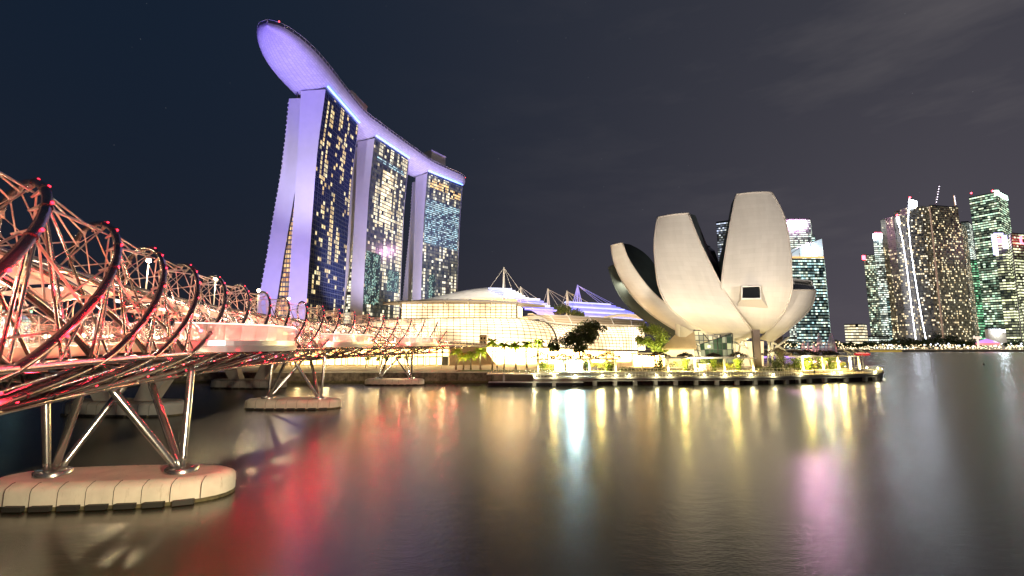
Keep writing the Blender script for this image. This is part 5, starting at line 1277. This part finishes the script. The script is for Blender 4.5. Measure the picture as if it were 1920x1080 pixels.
# twin curved flats with light lines
def sail(label, pts, mat, Y, depth, line, ledpts, crownpts):
    """pts: (px left, px right, py) rows from top to bottom"""
    root = thing('curved_tower', label, 'building', at(pts[-1][0], pts[-1][2], Y), 'twin curved residential towers')
    rows, uv = [], []; rows2 = []
    for (l, r, y) in pts:
        a, c = at(l, y, Y), at(r, y, Y); 
        rows.append([a + V((0, depth * .6, 0)), a, a.lerp(c, .5) + V((0, -6, 0)), c, c + V((0, depth, 0)), a + V((0, depth, 0))]); w_ = c.x - a.x
        uv.append([(-depth * .6, a.z), (0, a.z), (w_ / 2, a.z), (w_, a.z), (w_ + depth, a.z), (w_ * 2 + depth, a.z)])
    b = MB(); b.grid(rows, smooth=False, uvs=uv, closed=False); b.face(rows[0][1:]); b.build('facade', mat, root)
    b = MB(); b.tube([at(px, py, Y - 8) for px, py in ledpts], .28, 6); b.build('light_line', line, root)
    b = MB(); b.face([at(px, py, Y - 3) for px, py in crownpts]); b.face([at(px, py, Y + 1) for px, py in reversed(crownpts)]); b.build('lit_crown', whitecrown, root)
    return root
line = emis('white_light_line', (.8, .86, 1), 18)
s1_ = sail('shorter curved flats with a thick white light line down the side', [(1675, 1706, 405), (1678, 1712, 440), (1685, 1722, 500), (1693, 1730, 560), (1700, 1740, 640)], om['amber2'], 722, 26, line, [(1685, 420), (1692, 450), (1700, 500), (1706, 550), (1712, 600), (1717, 636)], [(1681, 407), (1695, 407), (1697, 421), (1684, 421)])
beacon(s1_, 1682, 403, 720)
s2_ = sail('taller curved flats with a thin light line and a bright corner panel', [(1703, 1742, 388), (1704, 1745, 420), (1705, 1752, 470), (1712, 1760, 530), (1722, 1768, 580), (1735, 1778, 640)], om['amber'], 716, 28, line, [(1704, 376), (1703, 420), (1707, 460), (1714, 510), (1722, 560), (1729, 600), (1736, 636)], [(1704, 373), (1719, 377), (1720, 391), (1704, 391)])
beacon(s2_, 1706, 370, 714)
r_, zt, c_ = city('massive residential block with an amber corner line and cranes on top', (1741, 712), (1744, 706), (1796, 716), 386, om['amber2'])
b = MB(); b.tube([at(1743, 388, 703), at(1769, 638, 703)], 1.3, 4); b.build('corner_line', pmat('amber_concrete_glow', (.45, .3, .2), .7, emit=(1, .6, .4), es=.18), r_)  # concrete edge glows amber, light on it painted in
r2_, zt2, c2_ = city('rear residential slab filling out the massive block to its right', (1790, 740), (1802, 736), (1812, 760), 420, om['amber'])
def crane(label, px0, py0, px1, py1, Y, mat):
    root = thing('tower_crane', label, 'crane', at(px0, py0, Y), 'cranes on the residential block'); a, c = at(px0, py0, Y), at(px1, py1, Y); d = (c - a); sd = V((.9, 0, 0))
    b = MB(); b.tube([a - sd, c - sd * .4], .3, 4); b.tube([a + sd, c + sd * .4], .3, 4)
    for i in range(9): b.tube([a.lerp(c, i / 9) - sd * (1 - .06 * i), a.lerp(c, (i + 1) / 9) + sd * (1 - .06 * i)], .2, 4)
    b.build('jib', mat, root); b = MB()
    for i in range(1, 8): b.ball(a.lerp(c, i / 8) + V((0, -1, 0)), .55, 6, 4)
    b.build('work_light', emis('crane_light', (.9, .8, 1), 5) if 'crane_light' not in MAT else MAT['crane_light'], root); return root
crane('long leaning crane jib dotted with lights and a red tip', 1754, 384, 1761, 345, 712, steel_matte)
crane('short amber crane mast at the right end of the block roof', 1791, 386, 1788, 366, 712, pmat('crane_amber_glow', (.5, .3, .1), .6, emit=(1, .55, .15), es=.4))  # amber light on the crane is painted in as glow
city('narrow pale grey tower behind the massive flats', (1801, 900), (1816, 896), (1822, 920), 416, om['white'])
city('bright green lower office block left of the tallest tower', (1806, 800), (1842, 796), (1850, 830), 488, om['green2'])
r_, zt, c_ = city('tallest office tower with a glowing pale green top edge', (1817, 792), (1869, 760), (1889, 800), 361, om['green']); sign(r_, 1866, 1872, 357, 366, 758, greenw, 'corner_crown')
b = MB(); a_, b2 = at(1868, 357, 759), at(1889, 368, 799); b.face([a_, b2, b2 - V((0, 0, 8)), a_ - V((0, 0, 8))]); b.build('lit_crown', greenw, r_); beacon(r_, 1821, 362, 790); beacon(r_, 1861, 358, 762)
r_, zt, c_ = city('dark glass tower carrying a white and red illuminated sign box', (1862, 700), (1884, 690), (1898, 715), 440, om['lemon']); sign(r_, 1864, 1867, 440, 478, 688, lilac); sign(r_, 1869, 1878, 447, 456, 688, redl, 'red_emblem'); sign(r_, 1882, 1887, 441, 466, 688, lilac, 'lilac_panel'); sign(r_, 1864, 1880, 437, 440, 688, lilac, 'lilac_top')
r_, zt, c_ = city('broad office tower at the right edge with a cut-off red letter sign', (1886, 705), (1896, 668), (1962, 690), 438, om['lemon'])
b = MB(); b.tube([at(1914, 443, 664), at(1914, 452, 664), at(1916, 456, 664), at(1920, 457, 664), at(1924, 455, 664), at(1926, 451, 664), at(1926, 443, 664)], 1.4, 6); b.build('letter', redl, r_)
b = MB(); b.tube([at(1896, 440, 665), at(1916, 640, 665)], .8, 4); b.build('corner_edge', steel_matte, r_)
# low waterfront buildings
r_, zt, c_ = city('low lit conservatory-like hall on the far shore, left of the towers', (1583, 800), (1617, 790), (1625, 810), 609, winmat('low_hall', 4, 5, .92, (1, .75, .4), (1, .95, .7), 1.2, frame=(.03, .25), seed=71, rowp=.4), name='low_hall')
r_, zt, c_ = city('pale boxy pavilion with a bluish lamp in front of the towers at right', (1846, 672), (1852, 664), (1885, 670), 617, pmat('pavilion_wall_glow', (.45, .38, .3), .7, emit=(.8, .65, .5), es=.18), name='pavilion'); sign(r_, 1871, 1884, 618, 622, 661, coolw, 'lamp_panel')  # walls carry a weak glow in place of light falling on them
for (pa, pb, y, m_, lab) in ((1628, 1670, 631, om['white'], 'low bright building under the jagged towers behind the shore trees'), (1690, 1740, 632, om['amber2'], 'low amber building at the foot of the twin curved flats'), (1880, 1925, 636, mall_front, 'glowing low terrace building at the right edge on the far shore'), (1470, 1500, 634, om['white'], 'low lit building behind the fountain jets')):
    city(lab, (pa, 790), (pb - 2, 780), (pb, 800), y, m_, name='low_building', group='low buildings along the far shore')
# dome building and bright little beacon left of the museum: far left town seen through the spiral bridge
r_, zt, c_ = city('distant blue-lit block seen through the spiral bridge at far left', (5, 560), (30, 540), (62, 560), 574, winmat('blue_block', 4, 4, .8, (.2, .4, .9), (.5, 1, .6), 1.6, seed=77), group='far buildings behind the bridge')
# far shore edge: promenade wall, people lights, trees, yellow barrier
fs = thing('far_seawall', 'dark far-shore seawall with a glowing walkway above it', 'seawall', (700, 635, 0)); b = MB(); b.box((900, 635.2, .9), (1460, 1.4, 3.2)); b.build('stone_wall', concrete_grey, fs)
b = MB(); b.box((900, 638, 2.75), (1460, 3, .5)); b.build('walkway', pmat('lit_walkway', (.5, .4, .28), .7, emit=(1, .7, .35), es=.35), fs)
yb = thing('floating_barrier', 'yellow floating barrier boom along the far seawall', 'barrier', at(1660, 656, 630)); a, c = at(1632, 655, 630), at(1690, 655, 630); b = MB(); b.box(((a.x + c.x) / 2, 630, .9), (c.x - a.x, 1.4, 1.9)); b.build('boom', pmat('barrier_yellow_glow', (.7, .45, .05), .6, emit=(1, .65, .1), es=.3), yb)  # boom glows slightly, its lighting put into the yellow
rnd = random.Random(11)
fl = MB()
for i in range(330):
    px = rnd.uniform(1575, 1925); py = rnd.choice((647, 649, 651, 652, 653, 654)) + rnd.uniform(-1, 1); fl.ball(at(px, py, 640 + rnd.uniform(-1, 4)), rnd.uniform(.3, .75), 5, 3)
for i in range(90): fl.ball(at(rnd.uniform(1455, 1580), 645 + rnd.uniform(-4, 6), 640), rnd.uniform(.35, .8), 5, 3)
o = fl.build('shore_lights', emis('shore_light', (1, .76, .42), 2.4)); tag(o, 'countless tiny warm lights along the far shore promenade', 'lights', kind='stuff')
fl = MB()
for i in range(50): fl.ball(at(rnd.uniform(1640, 1925), 648 + rnd.uniform(-4, 5), 641), rnd.uniform(.5, 1.1), 5, 3)
o = fl.build('shore_lights', emis('shore_light_white', (.85, .9, 1), 3.0)); tag(o, 'scattered white lights among the far shore trees', 'lights', kind='stuff')
TL = []
for i_, w0 in enumerate(('between the low conservatory hall and the bay', 'right of the conservatory hall', 'below the slim tower with the red emblem', 'at the left foot of the white-sign tower', 'under the white-sign tower', 'beside the low bright building', 'left of the curved flats', 'under the shorter curved flats', 'below the thick white light line', 'between the two light lines', 'below the thin light line', 'right of the thin light line', 'left of the amber corner line', 'at the foot of the amber corner line', 'right of the amber corner line', 'under the massive flats', 'at the right foot of the massive flats', 'below the bright green block', 'left of the look-out tower', 'behind the left fountain jets', 'behind the slanting fountain jet', 'behind the tall fountain jet', 'just right of the fountain jets', 'below the red letter sign')): TL.append('dark round shore tree ' + w0)
spots = [(1590, 7), (1603, 6), (1617, 6), (1630, 8), (1645, 6), (1662, 9), (1676, 8), (1690, 12), (1703, 9), (1716, 10), (1729, 8), (1742, 9), (1757, 12), (1765, 14), (1778, 10), (1792, 11), (1805, 9), (1820, 9), (1833, 7), (1474, 9), (1490, 7), (1508, 7), (1570, 8), (1905, 9)]
for k, (px, r) in enumerate(spots):
    q = at(px, 650, 652); rr_ = r * 1.05
    near_ = ['behind the far promenade lights', 'below the office towers', 'beside the lit walkway'][k % 3]
    tree(TL[k], (q.x, 652, 2.4), rr_ * 1.7, [(0, 0, rr_ * 1.05, rr_ * .75), (rr_ * .55, 2, rr_ * .9, rr_ * .6), (-rr_ * .55, 2, rr_ * .85, rr_ * .6)], leaf_dark, 2.0, 240, group='tree row on the far shore', seed=100 + k, sub=5, trunk_r=.5)
# restaurant tent lights at right
tt = thing('waterfront_marquee', 'colourful lit marquee with purple and red roof on the far shore', 'marquee', at(1855, 640, 645)); b = MB(); q0, q1 = at(1838, 643, 645), at(1862, 643, 645); m_ = (q0 + q1) / 2
b.lathe(m_, [(13, 0), (8, 2.6), (.1, 6)], 10); b.build('roof', emis('marquee_violet', (.6, .25, 1), 1.0), tt); b = MB(); b.lathe(m_ - V((0, 0, 3)), [(12.8, 0), (12.8, 3)], 10); b.build('wall', emis('marquee_red', (1, .25, .25), 1.0), tt)
lt = thing('signal_tower', 'small lit look-out tower with a wide top on the far shore', 'tower', at(1835, 652, 643)); q = at(1835, 652, 643); b = MB(); b.lathe(q, [(1.2, 0), (1.1, 12)], 8); b.build('shaft', emis('tower_glow', (1, .75, .6), .9), lt); b = MB(); b.lathe(q + V((0, 0, 12)), [(1.2, 0), (4.5, 1.5), (4.5, 3.5), (0, 4)], 8); b.build('lantern', MAT['tower_glow'], lt)
# fountain jets
jet = emis('pink_lit_spray', (1, .30, .28), .42)
def spraym():
    t = spray.node_tree; out = [n for n in t.nodes if n.type == 'OUTPUT_MATERIAL'][0]; tr = t.nodes.new('ShaderNodeBsdfTransparent'); em = t.nodes.new('ShaderNodeBsdfTranslucent'); em.inputs[0].default_value = (.9, .9, .9, 1)
    mx = t.nodes.new('ShaderNodeMixShader'); mx.inputs[0].default_value = .5; t.links.new(tr.outputs[0], mx.inputs[1]); t.links.new(em.outputs[0], mx.inputs[2]); t.links.new(mx.outputs[0], out.inputs[0])
spraym()
for k, (px, ytop, w_, lab) in enumerate(((1507, 640, 5, 'leftmost thin pinkish fountain jet, close to the museum columns'), (1516, 636, 4, 'slender slanting fountain jet second from the museum'), (1538, 627, 8, 'tall salmon-pink fountain jet in the middle of the row'), (1560, 626, 10, 'broadest salmon-pink fountain jet, right end of the tall ones'), (1526, 645, 5, 'short fountain jet between the slanting and the tall one'), (1549, 642, 5, 'short fountain jet between the two tallest'))):
    q, t_ = at(px, 658, 300), at(px - 2, ytop - 3, 300); h = t_.z; w_ = w_ * 1.9; root = thing('fountain_jet', lab, 'fountain', (q.x, 300, 0), 'pink-lit fountain jets in the bay'); wd = w_ / F * 300 * .5
    b = MB(); b.lathe((q.x, 300, 0), [(wd * 1.0, 0), (wd * .8, h * .4), (wd * .45, h * .8), (.1, h)], 12); b.build('spray', spray, root)
    lamp('POINT', (q.x, 295, 2.5), 5000, (1, .25, .22), .5)
lamp('POINT', at(1500, 650, 290), 6000, (.55, .3, 1), .5)
b = MB(); b.box((at(1500, 650, 300).x, 318, 1.6), (40, 1, 1.5)); o = b.build('event_deck', emis('violet_deck_light', (.5, .3, 1), .8)); tag(o, 'violet-lit low floating platform behind the fountain jets', 'platform')
# red-lit river boat
bt = thing('river_boat', 'small red-lit passenger boat beyond the tip of the right pergola', 'boat', ground(1617, 666)); q = ground(1617, 666); L_ = 16
rows = []
for i in range(9):
    u = i / 8; x = (u - .5) * L_; w_ = 2.2 * (1 - abs(2 * u - 1) ** 3) ** .5 + .05; z1 = 1.2 + .5 * (2 * u - 1) ** 2
    rows.append([q + V((x, -w_, z1)), q + V((x * .9, -w_ * .6, .05)), q + V((x * .9, w_ * .6, .05)), q + V((x, w_, z1))])
b = MB(); b.grid(rows); b.grid([[r[0], r[3]] for r in rows]); b.build('hull', pmat('boat_red_glow', (.5, .03, .03), .5, emit=(1, .05, .05), es=.5), bt)  # red light on the hull is put into its colour as glow
b = MB(); b.box(q + V((0, 0, 3.4)), (11, 3.4, .25)); 
for x in (-5, -2.5, 0, 2.5, 5):
    for y in (-1.6, 1.6): b.tube([q + V((x, y, 1.3)), q + V((x, y, 3.3))], .08, 4)
b.build('canopy', white_paint, bt); b = MB(); b.box(q + V((0, 0, 1.9)), (9.5, 2.6, .5)); b.build('lit_cabin', emis('boat_light', (1, .2, .15), 2.5), bt)
# reflector panels near the point
for k, (px, py, lab) in enumerate(((1589, 660, 'tilted pale panel at the end of the right pergola roof, left of three'), (1600, 658, 'tilted pale panel near the pergola end, middle of three'), (1616, 659, 'tilted pale panel on the point, right of three'))):
    q = at(px, py, 150); rt_ = thing('shade_panel', lab, 'panel', (q.x, 150, 2.9), 'tilted panels on the point'); b = MB(); b.box(q, (1.9, 2.0, .1), .3, .5, .3); b.build('panel', alu, rt_); MB().tube([(q.x, 150, 2.9), q], .08, 5).build('pole', alu, rt_)
# buoy
q = ground(1845, 684); o = MB().lathe(q, [(.35, -.2), (.45, .1), (.4, .5), (.12, .7), (.1, 1.3), (.01, 1.35)], 10).build('buoy', dark_metal); tag(o, 'tiny dark buoy floating alone on the bright water at right', 'buoy')

# ------------------------------------------------------------------ people
def person(label, loc, rz, top_m, pose=0, h=1.7):
    root = thing('person', label, 'person', loc, None, rz)
    k = h / 1.75; arm = .1 if pose == 0 else .32
    J = {'pelvis': (0, 0, .95), 'belly': (0, 0, 1.12), 'chest': (0, .01, 1.32), 'neck': (0, 0, 1.49), 'head': (0, -.02, 1.60), 'crown': (0, -.01, 1.70),
         'ls': (.17, 0, 1.41), 'le': (.24, .02, 1.14), 'lh': (.22, -arm * 1.2, .93 + arm), 'rs': (-.17, 0, 1.41), 're': (-.24, .02, 1.14), 'rh': (-.22, -arm * 1.2, .93 + arm),
         'lhip': (.09, 0, .9), 'lk': (.1, -.03, .5), 'la': (.11, .02, .09), 'lt': (.11, -.14, .04), 'rhip': (-.09, 0, .9), 'rk': (-.1, -.01, .5), 'ra': (-.12, .03, .09), 'rt': (-.12, -.13, .04)}
    R_ = {'pelvis': .13, 'belly': .12, 'chest': .14, 'neck': .055, 'head': .095, 'crown': .06, 'ls': .065, 'le': .045, 'lh': .035, 'rs': .065, 're': .045, 'rh': .035, 'lhip': .09, 'lk': .06, 'la': .045, 'lt': .035, 'rhip': .09, 'rk': .06, 'ra': .045, 'rt': .035}
    Ed = [('pelvis', 'belly'), ('belly', 'chest'), ('chest', 'neck'), ('neck', 'head'), ('head', 'crown'), ('chest', 'ls'), ('ls', 'le'), ('le', 'lh'), ('chest', 'rs'), ('rs', 're'), ('re', 'rh'), ('pelvis', 'lhip'), ('lhip', 'lk'), ('lk', 'la'), ('la', 'lt'), ('pelvis', 'rhip'), ('rhip', 'rk'), ('rk', 'ra'), ('ra', 'rt')]
    names = list(J); me = bpy.data.meshes.new('body'); me.from_pydata([tuple(c * k for c in J[n_]) for n_ in names], [(names.index(a), names.index(b)) for a, b in Ed], [])
    o = bpy.data.objects.new('body', me); col.objects.link(o); o.parent = root; sk = o.modifiers.new('skin', 'SKIN')
    for i, n_ in enumerate(names):
        v = me.skin_vertices[0].data[i] if me.skin_vertices else None
        if v: v.radius = (R_[n_] * k, R_[n_] * k)
    ss = o.modifiers.new('sub', 'SUBSURF'); ss.levels = 1; ss.render_levels = 1; me.materials.append(top_m)
    local(MB().ball((0, .0, 1.66 * k), .105 * k, 8, 5).build('hair', hairm, root))
    return root
def add_skin(me):
    pass
pz = deckz(-37) + .03
pa = bp_(-33.5, 6.0, pz); pb2 = bp_(-35.5, 5.4, pz)
import bmesh as _bm
_orig = bpy.data.meshes.new
def person_mesh_fix():
    for o in list(bpy.data.objects):
        if o.name.startswith('body') and o.type == 'MESH' and len(o.data.skin_vertices) == 0:
            b = _bm.new(); b.from_mesh(o.data); b.verts.layers.skin.verify(); b.to_mesh(o.data); b.free()
people = [('person in dark clothes at the rail of the largest viewing pod', tuple(pa), 2.0, cloth, 1), ('person in pale clothes beside the dark one on the largest viewing pod', tuple(pb2), 2.4, cloth2, 0),
          ('lone person walking in front of the bright right pergola', tuple(gz(1527, 695, 129.5, 2.2)), .5, cloth, 0), ('person standing at the railing at the round tip of the boardwalk', tuple(gz(1617, 690, 141, 2.2)), 1.0, cloth, 1)]
people += [('person walking on the promenade left of the stone planter', tuple(gz(1312, 693, 130.2, 2.95)), 1.4, cloth2, 0), ('person in dark clothes below the left pergola, right of the kiosk', tuple(gz(1118, 693, 130.2, 2.95)), -1.2, cloth, 0),
  ('person strolling before the long dark hedge between the pergolas', tuple(gz(1205, 693, 130.0, 2.95)), 1.6, cloth2, 0), ('person by the rail between the middle and right pergolas', tuple(gz(1455, 693, 130.6, 2.95)), .4, cloth, 1), ('person on the promenade just right of the tallest palm', tuple(gz(932, 695, 133.5, 2.95)), .9, cloth, 0)]
for a in people:
    r_ = person(*a)
    body = r_.children[0] if r_.children[0].name.startswith('body') else r_.children[1]
    b = _bm.new(); b.from_mesh(body.data); ly = b.verts.layers.skin.verify(); b.verts.ensure_lookup_table()
    RR = [.13, .12, .14, .055, .095, .06, .065, .045, .035, .065, .045, .035, .09, .06, .045, .035, .09, .06, .045, .035]
    for i, v in enumerate(b.verts): v[ly].radius = (RR[i], RR[i]); v[ly].use_root = (i == 0)
    b.to_mesh(body.data); b.free()
